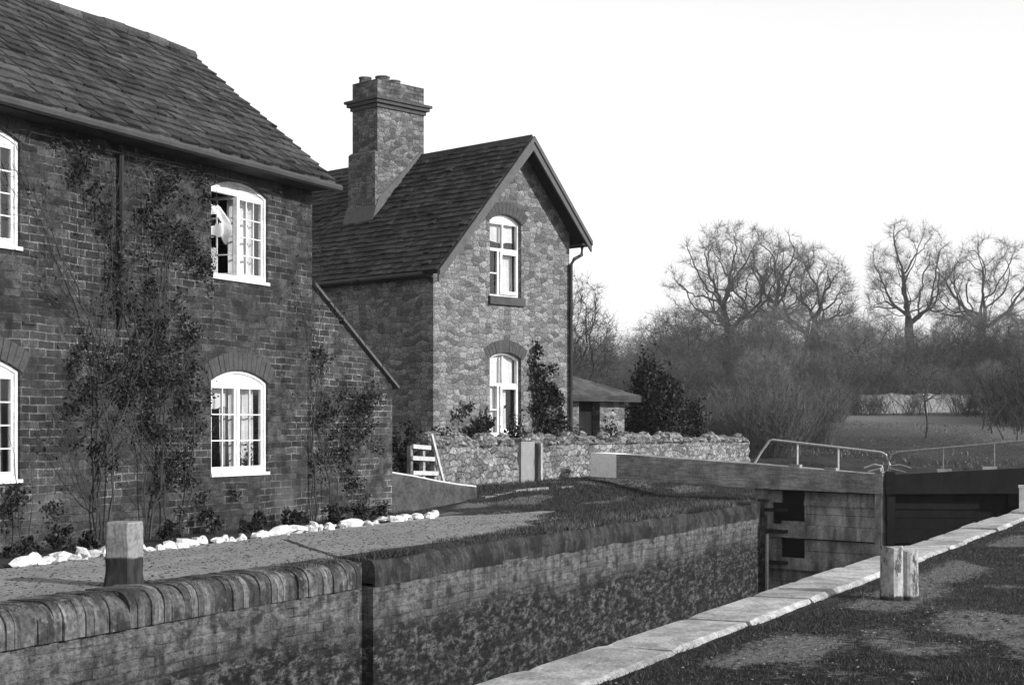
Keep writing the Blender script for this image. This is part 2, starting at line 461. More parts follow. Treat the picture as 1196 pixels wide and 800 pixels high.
def strip(name, poly, mat, dz=.004, sub=.25):
    b = MB(); b.sheet([(x, y, dz) for x, y in poly]); o = b.build(name, mat); return tag(o, kind='structure')
ppoly = [(-30, 8.02), (9, 8.03)]
for i in range(30):
    x = 9+i*.3; ppoly.append((x, 8.03+.07*math.sin(i*1.7)+.05*math.sin(i*.9)+max(0, (x-14)*.07)+R.uniform(-.03, .03)))
ppoly += [(18.2, 8.7), (18.6, 8.95), (19.2, 8.95), (19.5, 9.2), (20.1, 9.2), (20.4, 9.5), (21.2, 9.6), (21.0, 9.8), (22.4, 9.95), (22.9, 10.2), (22.0, 10.3), (21.2, 10.25), (20.6, 10.4), (19.2, 10.45), (17, 10.42), (15, 10.32), (12.5, 10.2), (10.5, 10.08), (-30, 10.0)]
strip('path', ppoly, M['path'], .005)
bpoly = [(-30, 10.06), (10.5, 10.14), (12.5, 10.26), (15, 10.38), (17, 10.48), (19.2, 10.52), (19.4, 11.5), (-30, 11.5)]
strip('flowerbed', bpoly, M['soil'], .012)
b = MB()
pts = [(14.35, 9.85), (13.6, 9.1), (12.95, 8.4), (12.6, 8.05)]
for i in range(3):
    b.bar((*pts[i], .006), (*pts[i+1], .006), .06, .006)
tag(b.build('dark_path_strip', M['soil']), kind='structure')  # thin dark strip laid diagonally across the path

# ------------------------------------------------------------------ lock walls
def lock_wall_far():
    root = empty('lock_wall', (12.5, Y_FAR, 0))
    tag(root, 'far brick lock chamber wall below the cottages, pale streaked top and dark wet foot', 'lock wall')
    b = MB(); gx0, gx1 = 12.42, 12.64
    zt = -.23; zb = -3.2
    def face(x0, x1, y): b.quad((x0, y, zb), (x1, y, zb), (x1, y, zt), (x0, y, zt))
    face(-30, gx0, Y_FAR+.02); face(gx1, 25.55, Y_FAR)
    b.quad((gx0, Y_FAR+.02, zb), (gx0, Y_FAR+.2, zb), (gx0, Y_FAR+.2, zt), (gx0, Y_FAR+.02, zt))
    b.quad((gx1, Y_FAR, zb), (gx1, Y_FAR+.2, zb), (gx1, Y_FAR+.2, zt), (gx1, Y_FAR, zt))
    face(25.55, 46, Y_FAR+.3)
    b.quad((25.55, Y_FAR, zb), (25.55, Y_FAR+.3, zb), (25.55, Y_FAR+.3, zt), (25.55, Y_FAR, zt))
    b.quad((46, 3.1, zb), (46, Y_FAR+.3, zb), (46, Y_FAR+.3, .1), (46, 3.1, .1))
    b.box(gx0-.3, gx1+.3, Y_FAR+.13, Y_FAR+.41, -3.19, -.03)
    b.build('brickwork', M['lock'], root)
    # rounded brick-on-edge coping, left of the groove
    b = MB(); x = -30.0
    while x < gx0-.02:
        w = .08+R.uniform(-.006, .006); w = min(w, gx0-x)
        dy = R.uniform(-.012, .012)+.012*math.sin(x*1.3); dz = R.uniform(-.009, .007)+.012*math.sin(x*.9)
        rr = .15+R.uniform(-.02, .02)
        if R.random() < .06: dz -= R.uniform(.01, .04); rr = .18
        prof = [(Y_FAR-.015+dy, -.25)]
        for k in range(6):
            a = PI*.5*k/5
            prof.append((Y_FAR-.015+dy+rr-rr*math.cos(a), .018+dz-rr+rr*math.sin(a)))
        prof += [(Y_FAR+.42, .02+dz*.5), (Y_FAR+.42, -.25)]
        b.prism([(x+.004, y, z) for y, z in prof], (w-.004, 0, 0)); x += w
    b.build('rounded_coping', M['bull'], root)
    # worn, broken coping right of the groove: one continuous rough edge
    b = MB(); n = 640; ring = []
    for i in range(n+1):
        x = gx1+(45.9-gx1)*(i/n)**1.25
        q = lambda k, f: float(fbm(x*f+k*9.7, k*3.3+.5, 4))-.5
        yb = Y_FAR+.3*float(sstep(25.4, 25.5, x)); r1 = .07+.16*max(0, q(1, 1.1)); dy = .09*q(2, 2.6); dz = .07*q(3, 1.7)
        lowz = -.26+.05*q(4, 3)
        ring.append([(x, yb+dy*.5-.01, lowz), (x, yb+dy-.01+.05*q(5, 6), -.13+dz), (x, yb+dy+.012+.04*q(6, 7), dz-r1*.7), (x, yb+dy+r1*.5, dz*.8-r1*.15), (x, yb+dy+r1+.03, dz*.4+.004), (x, yb+.42, .012), (x, yb+.42, -.26)])
    b.add([p for r_ in ring for p in r_], [(i*7+j, (i+1)*7+j, (i+1)*7+j+1, i*7+j+1) for i in range(n) for j in range(6)]+[tuple(range(7)), tuple(n*7+6-j for j in range(7))])
    b.build('worn_coping', M['earthcope'], root)
lock_wall_far()
def lock_wall_near():
    root = empty('lock_wall', (12.5, Y_NEAR, 0))
    tag(root, 'near lock wall capped by pale flat coping slabs beside the turf', 'lock wall')
    b = MB(); b.box(-30, 45.95, Y_NEAR-.42, Y_NEAR-.015, -3.2, -.16); b.build('brickwork', M['lock'], root)
    x = -8.0
    while x < 33:
        L = R.uniform(.95, 1.6)
        y0 = Y_NEAR-.47+R.uniform(-.03, .02); y1 = Y_NEAR+R.uniform(-.012, .012); z = .03+R.uniform(-.012, .012); t = R.uniform(-.012, .012)
        b = MB(); nseg = 8; tp = []; 
        ys_ = [y0, y0+.02, y1-.03, y1]
        grid = []
        for i in range(nseg+1):
            u = x+.006+(L-.014)*i/nseg
            e = .02 if i in (0, nseg) else 0
            row = [(u, y0+R.uniform(-.012, .012), z-.17), (u, y0+R.uniform(-.012, .012), z-.02-e), (u, y0+.03, z-e*.5+t), (u, y1-.035, z-e*.5), (u, y1+R.uniform(-.014, .01), z-.025-e), (u, y1, z-.17)]
            grid.append(row)
        vs = [p for r in grid for p in r]; fs = []
        for i in range(nseg):
            for j in range(5): fs.append((i*6+j, (i+1)*6+j, (i+1)*6+j+1, i*6+j+1))
        fs += [tuple(range(6)), tuple(range(nseg*6+5, nseg*6-1, -1))]
        b.add(vs, fs); b.build('coping_slab', M['coping'], root, smooth=False)
        x += L
    for (a, c) in ((-30, -8.0), (x, 45.95)):
        b = MB(); b.box(a, c, Y_NEAR-.47, Y_NEAR, -.155, .02); b.build('coping_slab', M['coping'], root)
lock_wall_near()

# ------------------------------------------------------------------ slates
def slates(mb, P, u, v, width, length, expo=.2, tw=.27, thick=.018, sag=None):
    P = Vector(P); u = Vector(u).normalized(); v = Vector(v).normalized(); n = u.cross(v).normalized()
    if n.z < 0: n = -n
    rows = int(round(length/expo)); expo = length/rows
    for r in range(rows):
        s0 = r*expo; x = -R.uniform(0, tw); rowj = R.uniform(-.012, .012)
        we = width+R.uniform(-.03, .03)
        while x < we:
            w = tw*R.uniform(.72, 1.25); a = max(x, 0)+.003; c = min(x+w, we)-.003; x += w
            if c-a < .03: continue
            j = R.uniform(-.018, .012)+rowj; lift = thick+R.uniform(0, .02)+(.02 if R.random() < .04 else 0)
            if R.random() < .02: j -= R.uniform(.02, .05)
            lo = s0+j if r else s0+R.uniform(-.02, .005); hi = min(s0+expo*1.6, length)
            tl = R.uniform(-.006, .006)
            def pt(uu, ss, nn):
                p = P+u*uu+v*ss+n*nn
                if sag: p.z += sag(uu, ss/length)
                return p
            q = [pt(a, lo+tl, lift+.012), pt(c, lo-tl, lift+.012), pt(c, hi, .006), pt(a, hi, .006)]
            qb = [pt(a, lo+tl, .004), pt(c, lo-tl, .004)]
            mb.add(q+qb, [(0, 1, 2, 3), (4, 5, 1, 0), (0, 3, 4), (1, 5, 2)])

def arch_hole(u0, u1, z0, zs, zc, n=9):
    """segmental-arch outline (u,z), counter-clockwise from bottom-left"""
    c = (u0+u1)/2; hw = (u1-u0)/2; rise = zc-zs; rr = (hw*hw+rise*rise)/(2*rise); cz = zc-rr
    pts = [(u0, z0), (u1, z0)]
    a0 = math.asin(hw/rr)
    for i in range(n+1):
        a = a0-2*a0*i/n
        pts.append((c+rr*math.sin(a), cz+rr*math.cos(a)))
    return pts, (c, cz, rr, a0)

def voussoirs(mb, P, arc, depth, proud, gap=.009, w=.075):
    c, cz, rr, a0 = arc; a1 = a0+.05/rr
    k = int(2*a1*rr/(w+gap)); 
    for i in range(k):
        t0 = -a1+2*a1*i/k+gap/2/rr; t1 = -a1+2*a1*(i+1)/k-gap/2/rr
        o = R.uniform(-.004, .004)
        lo = [P(c+r*math.sin(t), -proud+o, cz+r*math.cos(t)) for t, r in ((t0, rr+.004), (t1, rr+.004), (t1, rr+depth), (t0, rr+depth))]
        hi = [P(c+r*math.sin(t), .05, cz+r*math.cos(t)) for t, r in ((t0, rr+.004), (t1, rr+.004), (t1, rr+depth), (t0, rr+depth))]
        mb.hexa(lo, hi)

def reveal(mb, P, pts, depth):
    n = len(pts)
    for i in range(n):
        a, c = pts[i], pts[(i+1) % n]
        mb.quad(P(a[0], 0, a[1]), P(c[0], 0, c[1]), P(c[0], depth, c[1]), P(a[0], depth, a[1]))

def outline_frame(mb, P, pts, w, d0, d1):
    """frame following an outline, offset inwards by w"""
    n = len(pts); c = Vector((sum(p[0] for p in pts)/n, sum(p[1] for p in pts)/n))
    inn = []
    for i in range(n):
        p = Vector(pts[i]); e1 = (p-Vector(pts[i-1])).normalized(); e2 = (Vector(pts[(i+1) % n])-p).normalized()
        n1 = Vector((-e1.y, e1.x)); n2 = Vector((-e2.y, e2.x)); bi = (n1+n2)
        bi.normalize(); k = w/max(.3, bi.dot(n1)); inn.append(tuple(p+bi*k))
    for i in range(n):
        j = (i+1) % n
        A, B, C, D = pts[i], pts[j], inn[j], inn[i]
        mb.hexa([P(q[0], d0, q[1]) for q in (A, B, C, D)], [P(q[0], d1, q[1]) for q in (A, B, C, D)])
    return inn
def ubox(mb, P, u0, u1, d0, d1, z0, z1):
    mb.hexa([P(u0, d0, z0), P(u1, d0, z0), P(u1, d1, z0), P(u0, d1, z0)], [P(u0, d0, z1), P(u1, d0, z1), P(u1, d1, z1), P(u0, d1, z1)])

def casement(parent, P, u0, u1, z0, z1, cols, rows, d=.05, st=.034, bar=.014, name='casement', hingeang=None):
    f = MB()
    Pc = P
    if hingeang:            # swung about one stile
        hu, ang = hingeang
        def Pc(u, dd, z):
            r = u-hu; x = hu+r*math.cos(ang)-(dd-d)*math.sin(ang)*(1 if r >= 0 else 1); y = d+(r*math.sin(ang)+(dd-d)*math.cos(ang))
            return P(x, y, z)
    ubox(f, Pc, u0, u0+st, d, d+.04, z0, z1); ubox(f, Pc, u1-st, u1, d, d+.04, z0, z1)
    ubox(f, Pc, u0+st, u1-st, d, d+.04, z0, z0+st*1.2); ubox(f, Pc, u0+st, u1-st, d, d+.04, z1-st, z1)
    a0, a1, b0, b1 = u0+st, u1-st, z0+st*1.2, z1-st
    zz = rows if hasattr(rows, '__len__') else [b0+(b1-b0)*i/rows for i in range(1, rows)]
    for i in range(1, cols):
        c = a0+(a1-a0)*i/cols; ubox(f, Pc, c-bar/2, c+bar/2, d+.006, d+.034, b0, b1)
    for c in zz:
        ubox(f, Pc, a0, a1, d+.008, d+.032, c-bar/2, c+bar/2)
    o = f.build(name, M['white'], parent)
    g = MB(); g.quad(Pc(a0, d+.02, b0), Pc(a1, d+.02, b0), Pc(a1, d+.02, b1), Pc(a0, d+.02, b1)); g.build('glass', M['glass'], o)
    return o

def curtain(P, u0, u1, z0, z1, d, label, mat='cloth', amp=.022, waves=5, taper=0.0, name='curtain', cat='curtain'):
    n = 40; V = []; Fq = []
    for i in range(n+1):
        t = i/n
        for k in range(5):
            z = z0+(z1-z0)*k/4; s = 1-taper*(1-k/4)
            u = u0+(u1-u0)*t*s
            V.append(P(u, d+amp*math.sin(t*waves*2*PI+.4*k)+amp*.5*math.sin(t*waves*5+1), z+.015*math.sin(t*9)*(k == 0)))
    for i in range(n):
        for k in range(4): Fq.append((i*5+k, (i+1)*5+k, (i+1)*5+k+1, i*5+k+1))
    b = MB(); b.add(V, Fq); o = b.build(name, M[mat], smooth=True)
    tag(o, label, cat)
    return o

# ------------------------------------------------------------------ brick cottage (left)
HY = 11.35; HX0, HX1 = 2.0, 17.15; RY = 13.36; EZ, RZ = 4.46, 6.42
def cottage():
    root = empty('brick_cottage', (9.5, HY, 0))
    tag(root, 'long dark brick cottage with white arched windows and a stone slate roof', 'cottage')
    P = lambda u, d, z: (u, HY+d, z)
    wins = [(14.98, 16.14, .70, 1.82, 1.96), (14.98, 16.14, 3.08, 4.15, 4.27), (10.67, 11.83, .73, 1.83, 1.97), (10.67, 11.83, 3.08, 4.15, 4.27), (5.6, 6.76, .73, 1.83, 1.97), (5.6, 6.76, 3.08, 4.15, 4.27)]
    holes = []; arcs = []
    for w in wins:
        p, a = arch_hole(*w); holes.append(p); arcs.append(a)
    b = MB()
    b.sheet([P(HX0, 0, -.05), P(HX1, 0, -.05), P(HX1, 0, 4.72), P(HX0, 0, 4.72)], [[P(u, 0, z) for u, z in h] for h in holes])
    for h in holes: reveal(b, P, h, .11)
    by = 2*RY-HY
    b.quad((HX0, by, -.05), (HX1, by, -.05), (HX1, by, 4.72), (HX0, by, 4.72))
    for X in (HX0, HX1):
        b.add([(X, HY, -.05), (X, by, -.05), (X, by, 4.72), (X, RY, RZ-.08), (X, HY, 4.72)], [(0, 1, 2, 3, 4)])
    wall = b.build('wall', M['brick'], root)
    # floor between storeys and inner partition keep rooms dark
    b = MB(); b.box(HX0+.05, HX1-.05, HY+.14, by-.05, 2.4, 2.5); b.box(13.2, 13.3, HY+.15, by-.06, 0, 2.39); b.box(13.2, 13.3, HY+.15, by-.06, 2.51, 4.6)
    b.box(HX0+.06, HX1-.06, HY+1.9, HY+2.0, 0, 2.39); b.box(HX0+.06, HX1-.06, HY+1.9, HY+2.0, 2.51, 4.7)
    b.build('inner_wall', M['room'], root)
    for i, a in enumerate(arcs):
        v = MB(); voussoirs(v, P, a, .225, .006); v.build('brick_arch', M['arch'], root)
    # roof
    sag = lambda uu, t: (-.05*math.sin((uu/15.2)*PI*2.3+1.2)*t + .03*math.sin(uu*1.9)*t*.6)
    ye = HY-.33
    b = MB(); sl = math.hypot(RY-ye, RZ-EZ)
    slates(b, (HX0-.1, ye, EZ+.03), (1, 0, 0), (0, RY-ye, RZ-EZ), HX1-HX0+.15, sl, .175, .2, sag=sag)
    slates(b, (HX0-.1, 2*RY-ye, EZ+.03), (1, 0, 0), (0, -(RY-ye), RZ-EZ), HX1-HX0+.15, sl, .175, .2, sag=sag)
    nn = 40
    for sgn in (0, 1):
        for i in range(nn):
            def q(x, t):
                y = ye+(RY-ye)*t; y = y if not sgn else 2*RY-y
                return (x, y, EZ-.02+(RZ-EZ)*t+sag(x-HX0+.1, t))
            x0 = HX0-.1+(HX1-HX0+.15)*i/nn; x1 = HX0-.1+(HX1-HX0+.15)*(i+1)/nn
            b.quad(q(x0, 0), q(x1, 0), q(x1, 1), q(x0, 1))
    b.quad((HX0-.1, ye, EZ-.02), (HX1+.05, ye, EZ-.02), (HX1+.05, ye, EZ+.04), (HX0-.1, ye, EZ+.04))
    roof = b.build('roof', M['slate1'], root)
    b = MB(); x = HX0-.1
    while x < HX1+.02:
        L = min(.42, HX1+.06-x); z = RZ+.03; dz = R.uniform(-.012, .012)
        s0 = sag(x-HX0+.1, 1); s1 = sag(x+L-HX0+.1, 1)
        b.tube([(x, RY, z+s0+dz-.02), (x+L-.01, RY, z+s1+dz-.02)], .1, 8); x += L
    b.build('ridge_tiles', M['slate3'], roof)
    b = MB(); b.tube([(HX0-.1, ye-.03, EZ-.04), (8, ye-.03, EZ-.02), (HX1+.12, ye-.03, EZ-.05)], .05, 8)
    b.build('gutter', M['gutter'], root)
    b = MB(); b.box(HX0-.1, HX1, ye+.02, HY-.01, EZ-.08, EZ-.05); b.build('soffit', M['timber'], root)
    b = MB(); b.tube([(13.31, HY-.05, 4.35), (13.31, HY-.05, 2.35)], .03, 6); b.build('vent_pipe', M['iron'], root)
    for (x, z) in ((13.0, 2.48), (11.95, 2.32)):
        b = MB(); b.box(x-.09, x+.09, HY-.02, HY, z-.012, z+.012); b.build('wall_tie', M['iron'], root)
    # windows
    for i, w in enumerate(wins):
        u0, u1, z0, zs, zc = w
        f = MB(); inn = outline_frame(f, P, holes[i], .04, .03, .11)
        # solid arched head board down to springing
        pts = [(u0+.04, zs-.05), (u1-.04, zs-.05)]+[p for p in inn[2:]]
        f.prism([P(u, .045, z) for u, z in pts], tuple(Vector(P(0, .05, 0))-Vector(P(0, 0, 0))))
        ubox(f, P, (u0+u1)/2-.022, (u0+u1)/2+.022, .035, .1, z0+.04, zs-.05)
        wo = f.build('window', M['white'], root)
        s = MB(); ubox(s, P, u0-.015, u1+.02, -.025, .1, z0-.035, z0+.003); s.build('sill', M['white'], wo)
        um = (u0+u1)/2; zb = z0+.04; zt = zs-.05
        if i == 1:
            casement(wo, P, um+.022, u1-.04, zb, zt, 3, 4)
            casement(wo, P, u0+.04, um-.022, zb, zt, 2, 4, hingeang=(um-.022, math.radians(-78)))
        elif i == 0:
            casement(wo, P, u0+.04, um-.022, zb, zt, 2, 3); casement(wo, P, um+.022, u1-.04, zb, zt, 2, 3)
        else:
            casement(wo, P, u0+.04, um-.022, zb, zt, 3, 4); casement(wo, P, um+.022, u1-.04, zb, zt, 3, 4)
    # curtains
    curtain(P, 15.62, 16.1, .72, 1.8, .2, 'white net curtain filling the right half of the lower cottage window')
    curtain(P, 15.0, 15.55, 1.5, 1.84, .19, 'short white blind across the top left of the lower cottage window', amp=.008, waves=3)
    curtain(P, 15.47, 15.6, .78, 1.55, .22, 'narrow drawn curtain beside the mullion of the lower cottage window', waves=2)
    curtain(P, 15.6, 16.12, 3.1, 4.15, .2, 'white lace curtain behind the closed casement of the upper cottage window')
    b = MB(); vs = []; nn = 14
    for a in range(nn+1):
        for k in range(nn+1):
            s, t = a/nn, k/nn
            u = 15.06+.36*s*(1-.15*t)+.05*math.sin(t*4); z = 3.52+.42*t+.1*(1-t)*math.sin(s*3)+.03*math.sin(s*11)
            if t < .5: u = 15.1+.33*s+.12*(.5-t)
            vs.append(P(u, .14+.05*math.sin(s*9+t*3)-.06*math.sin(t*PI), z))
    b.add(vs, [(a*(nn+1)+k, (a+1)*(nn+1)+k, (a+1)*(nn+1)+k+1, a*(nn+1)+k+1) for a in range(nn) for k in range(nn) if not (3 < k < 9 and a < 5-abs(6-k))])
    tag(b.build('curtain', M['cloth'], smooth=True), 'white curtain blowing loose in the open half of the upper cottage window', 'curtain')
    curtain(P, 15.05, 15.36, 3.1, 3.45, .2, 'grey cloth hanging low inside the open upper cottage window', 'cloth_grey', waves=2)
    curtain(P, 10.7, 11.8, .75, 1.9, .2, 'pale curtain behind the lower window at the left photo edge', 'cloth_grey', waves=8)
    curtain(P, 10.7, 11.8, 3.1, 4.2, .2, 'pale curtain behind the upper window at the left photo edge', 'cloth_grey', waves=8)
    # pots on the lower sill
    for x, lab in ((15.72, 'potted plant behind the net side of the lower cottage window'), (15.95, 'small potted plant at the right end of the lower cottage window sill')):
        rt = empty('potted_plant', (x, HY+.15, .75)); tag(rt, lab, 'pot plant', 'pot plants on the window sill')
        b = MB(); b.tube([(x, HY+.15, .745), (x, HY+.15, .84)], [.035, .05], 10); b.build('pot', M['arch'], rt)
        b = MB()
        for k in range(60):
            p = Vector((x, HY+.15, .93))+Vector((R.gauss(0, .05), R.gauss(0, .02), R.gauss(0, .07)))
            q = Vector((R.uniform(-1, 1), R.uniform(-1, 1), R.uniform(-1, 1)))*.022; r = Vector((R.uniform(-1, 1), R.uniform(-1, 1), R.uniform(-1, 1)))*.022
            b.quad(p-q, p-r, p+q, p+r)
        b.build('foliage', M['leaf'], rt)
    return root
cottage()

# lean-to end wall with sloping coping, right of the cottage
def lean_to():
    root = empty('brick_lean_to', (18.2, HY, 0)); tag(root, 'brick lean-to end wall with a sloping coped top joined to the cottage', 'lean-to')
    x0, x1 = 17.16, 19.28; y0, y1 = HY+.03, HY+3.2; za, zb = 3.16, 1.88
    b = MB(); b.hexa([(x0, y0, -.05), (x1, y0, -.05), (x1, y1, -.05), (x0, y1, -.05)], [(x0, y0, za), (x1, y0, zb), (x1, y1, zb), (x0, y1, za)])
    b.build('wall', M['brick2'], root)
    b = MB(); n = 14
    for i in range(n):
        a = x0+.03+(x1+.08-x0)*i/n; c = x0+.03+(x1+.08-x0)*(i+1)/n; j = R.uniform(-.012, .012)
        f = lambda x: za+(zb-za)*(x-x0)/(x1-x0)
        b.hexa([(a, y0-.06, f(a)+.004), (c-.008, y0-.06, f(c)+.004), (c-.008, y0+.26, f(c)+.004), (a, y0+.26, f(a)+.004)], [(a, y0-.06+j, f(a)+.05+j), (c-.008, y0-.06+j, f(c)+.05+j), (c-.008, y0+.26, f(c)+.05), (a, y0+.26, f(a)+.05)])
    b.build('sloping_coping', M['barge'], root)
    b = MB(); L = Vector((x1+.12-x0, 0, (zb-za)*(x1+.12-x0)/(x1-x0)))
    up = -L.normalized()
    slates(b, (x1+.12, y0+.28, zb-.06), (0, 1, 0), tuple(up), y1-y0-.3, L.length, .2, .28)
    b.build('roof', M['slate2'], root)
lean_to()
def privy():
    ox, oy = 19.75, 12.75
    root = empty('brick_outhouse', (ox+.45, oy, 0)); tag(root, 'tiny brick outhouse with a pale slab roof behind the lean-to', 'outhouse')
    b = MB(); b.box(ox-.3, ox+.62, oy, oy+1.1, 0, 1.72); b.build('wall', M['brick2'], root)
    b = MB(); b.hexa([(ox-.32, oy-.12, 1.52), (ox+.72, oy-.12, 1.80), (ox+.72, oy+1.2, 1.80), (ox-.32, oy+1.2, 1.52)], [(ox-.32, oy-.12, 1.80), (ox+.72, oy-.12, 1.87), (ox+.72, oy+1.2, 1.87), (ox-.32, oy+1.2, 1.80)])
    b.build('slab_roof', M['kerb'], root)
privy()

# ------------------------------------------------------------------ stone house
SX, SY = cam2w(29.0, -1.482); SR = math.radians(-17.46)
W = 3.87; RS = 2.35; AP = 6.99; SLP = 1.09; DEP = 7.6
def roofz(s): return AP-SLP*abs(s-RS)
def stone_house():
    root = empty('stone_house', (SX, SY, .2), SR)
    tag(root, 'two-storey rubble stone house with steep asymmetric gable and tall chimney', 'house')
    dz = -.2
    P = lambda u, d, z: (u, d, z+dz)
    B = lambda mb, name, mat, par, **k: mb.build(name, mat, par, local=True, **k)
    wins = [(1.52, 2.42, 3.835, 5.31, 5.47), (1.52, 2.42, 1.12, 2.62, 2.75)]
    hs = [arch_hole(*w) for w in wins]
    b = MB()
    b.sheet([P(0, 0, -.1), P(W, 0, -.1), P(W, 0, roofz(W)-.08), P(RS, 0, AP-.08), P(0, 0, roofz(0)-.08)], [[P(u, 0, z) for u, z in h[0]] for h in hs])
    for h in hs: reveal(b, P, h[0], .16)
    b.quad(P(0, 0, -.1), P(0, DEP, -.1), P(0, DEP, roofz(0)-.08), P(0, 0, roofz(0)-.08))
    b.quad(P(W, 0, -.1), P(W, DEP, -.1), P(W, DEP, roofz(W)-.08), P(W, 0, roofz(W)-.08))
    b.add([P(0, DEP, -.1), P(W, DEP, -.1), P(W, DEP, roofz(W)-.08), P(RS, DEP, AP-.08), P(0, DEP, roofz(0)-.08)], [(0, 1, 2, 3, 4)])
    B(b, 'wall', M['rubble'], root)
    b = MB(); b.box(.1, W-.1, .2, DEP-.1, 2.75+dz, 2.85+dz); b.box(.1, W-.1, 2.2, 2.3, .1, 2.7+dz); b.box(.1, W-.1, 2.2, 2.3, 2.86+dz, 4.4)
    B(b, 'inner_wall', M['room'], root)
    for h in hs:
        v = MB(); voussoirs(v, P, h[1], .24, .008); B(v, 'brick_arch', M['arch'], root)
    b = MB(); OV = -.36
    sl = math.hypot(1, SLP)
    def slope(sf, dirn):
        L = abs(RS-sf)*sl
        slates(b, P(sf, OV, roofz(sf)+.0), (0, 1, 0), (dirn, 0, SLP), DEP+.7, L, .155, .17)
        b.quad(P(sf, OV, roofz(sf)-.03), P(sf, DEP+.34, roofz(sf)-.03), P(RS, DEP+.34, AP-.03), P(RS, OV, AP-.03))
        b.quad(P(sf, OV+.03, roofz(sf)-.07), P(sf, DEP+.34, roofz(sf)-.07), P(RS, DEP+.34, AP-.07), P(RS, OV+.03, AP-.07))
    slope(-.22, 1); slope(W+.22, -1)
    roof = B(b, 'roof', M['slate2'], root)
    b = MB(); y = OV
    while y < DEP+.3:
        b.prism([P(RS-.15, y, AP-.13), P(RS, y, AP+.06), P(RS+.15, y, AP-.13), P(RS, y, AP-.02)], (0, .44, 0)); y += .45
    B(b, 'ridge_tiles', M['slate2'], roof)
    # barge boards
    for sf in (-.24, W+.24):
        b = MB(); zf = roofz(sf)
        b.prism([P(sf, OV-.045, zf-.2), P(sf, OV-.045, zf+.0), P(RS, OV-.045, AP+.0), P(RS, OV-.045, AP-.26)], (0, .04, 0))
        sgn = 1 if sf < 0 else -1
        b.prism([P(sf, OV-.075, zf-.07), P(sf, OV-.075, zf+.02), P(RS, OV-.075, AP+.02), P(RS, OV-.075, AP-.09)], (0, .03, 0))
        B(b, 'bargeboard', M['barge'], root)
    b = MB(); b.box(W, W+.2, OV, DEP, roofz(W+.22)-.1+dz, roofz(W+.22)-.06+dz); b.box(-.2, 0, .0, DEP, roofz(-.22)-.1+dz, roofz(-.22)-.06+dz); B(b, 'soffit', M['timber'], root)
    b = MB(); zg = roofz(W+.22)-.06; b.tube([P(W+.26, OV, zg), P(W+.26, DEP, zg)], .05, 8)
    zg2 = roofz(-.22)-.05; b.tube([P(-.25, 0, zg2), P(-.25, DEP, zg2)], .045, 8); B(b, 'gutter', M['iron'], root)
    b = MB(); b.tube([P(W+.26, -.12, zg-.03), P(W+.25, -.12, zg-.2), P(W+.06, -.08, zg-.3), P(W-.02, -.06, zg-.42), P(W-.02, -.06, .3)], .038, 8)
    for z in (1.2, 2.4, 3.6): b.tube([P(W-.02, -.06, z), P(W-.02, -.06, z+.06)], .05, 8)
    B(b, 'downpipe', M['iron'], root)
    # windows
    for i, w in enumerate(wins):
        u0, u1, z0, zs, zc = w
        f = MB(); inn = outline_frame(f, P, hs[i][0], .045, .08, .16)
        zt = zs-.1; ztr = z0+(zs-z0)*(.63 if i == 0 else .66); um = u0+.36*(u1-u0)
        ubox(f, P, u0+.05, u1-.05, .09, .15, ztr-.03, ztr+.03)
        ubox(f, P, um-.025, um+.025, .09, .15, z0+.05, ztr-.03)
        ubox(f, P, (u0+u1)/2-.02, (u0+u1)/2+.02, .09, .15, ztr+.03, zc-.08)
        pts = [(u0+.04, zs-.1), (u1-.04, zs-.1)]+[p for p in inn[2:]]
        if i == 0: f.prism([P(u, .1, z) for u, z in [(a, max(c, zs-.04)) for a, c in pts]], (0, .03, 0))
        wo = B(f, 'window', M['white'], root)
        g = MB(); g.quad(P(u0+.04, .13, z0+.04), P(u1-.04, .13, z0+.04), P(u1-.04, .13, zs-.02), P(u0+.04, .13, zs-.02)); B(g, 'glass', M['glass'], wo)
        c = MB(); c0, c1 = um+.03, u1-.055
        for a in ((c0, c0+.05, z0+.05, ztr-.03), (c1-.05, c1, z0+.05, ztr-.03), (c0+.05, c1-.05, z0+.05, z0+.12), (c0+.05, c1-.05, ztr-.09, ztr-.03)):
            ubox(c, P, a[0], a[1], .05, .089, a[2], a[3])
        B(c, 'casement', M['white'], wo)
        c = MB(); ubox(c, P, u0+.05, um-.025, .1, .14, z0+(ztr-z0)*.5-.012, z0+(ztr-z0)*.5+.012); B(c, 'glazing_bar', M['white'], wo)
        s = MB(); ubox(s, P, u0-.04, u1+.06, -.06, .12, z0-.16 if i == 0 else z0-.07, z0); B(s, 'sill', M['arch'] if i == 0 else M['white'], wo)
        Mw = XF[root.name]
        PW = lambda u, d, z: tuple(Mw @ Vector((u, d, z+dz)))
        wn = 'upper' if i == 0 else 'lower'
        if i == 0:
            curtain(PW, u0+.04, u1-.04, zs-.38, zs, .2, 'short white blind across the top of the upper stone house window', amp=.006)
            curtain(PW, um+.04, u1-.05, z0+.05, ztr, .2, 'white curtain behind the right casement of the upper stone house window', amp=.008)
        else:
            curtain(PW, u0+.03, u1-.03, ztr, zc-.03, .2, 'white blind filling the top of the lower stone house window', amp=.006)
            curtain(PW, u0+.04, u1-.23, z0+.05, ztr, .2, 'long white curtain drawn over most of the lower stone house window', amp=.012)
    # chimney
    s0, s1, t0, t1 = 1.14, 2.45, 2.87, 3.66; top = 8.46
    b = MB(); b.box(s0, s1, t0, t1, 4.8+dz, 7.88+dz); b.box(s0-.07, s1-.1, t0-.004, t1+.05, 4.8+dz, 6.95+dz)
    b.prism([(s0-.07, t0-.004, 6.95+dz), (s0-.07, t1+.05, 6.95+dz), (s0+.0, t1+.05, 7.0+dz), (s0+.0, t0-.004, 7.0+dz)], (.004, 0, 0))
    ch = B(b, 'chimney', M['chim'], root)
    b = MB()
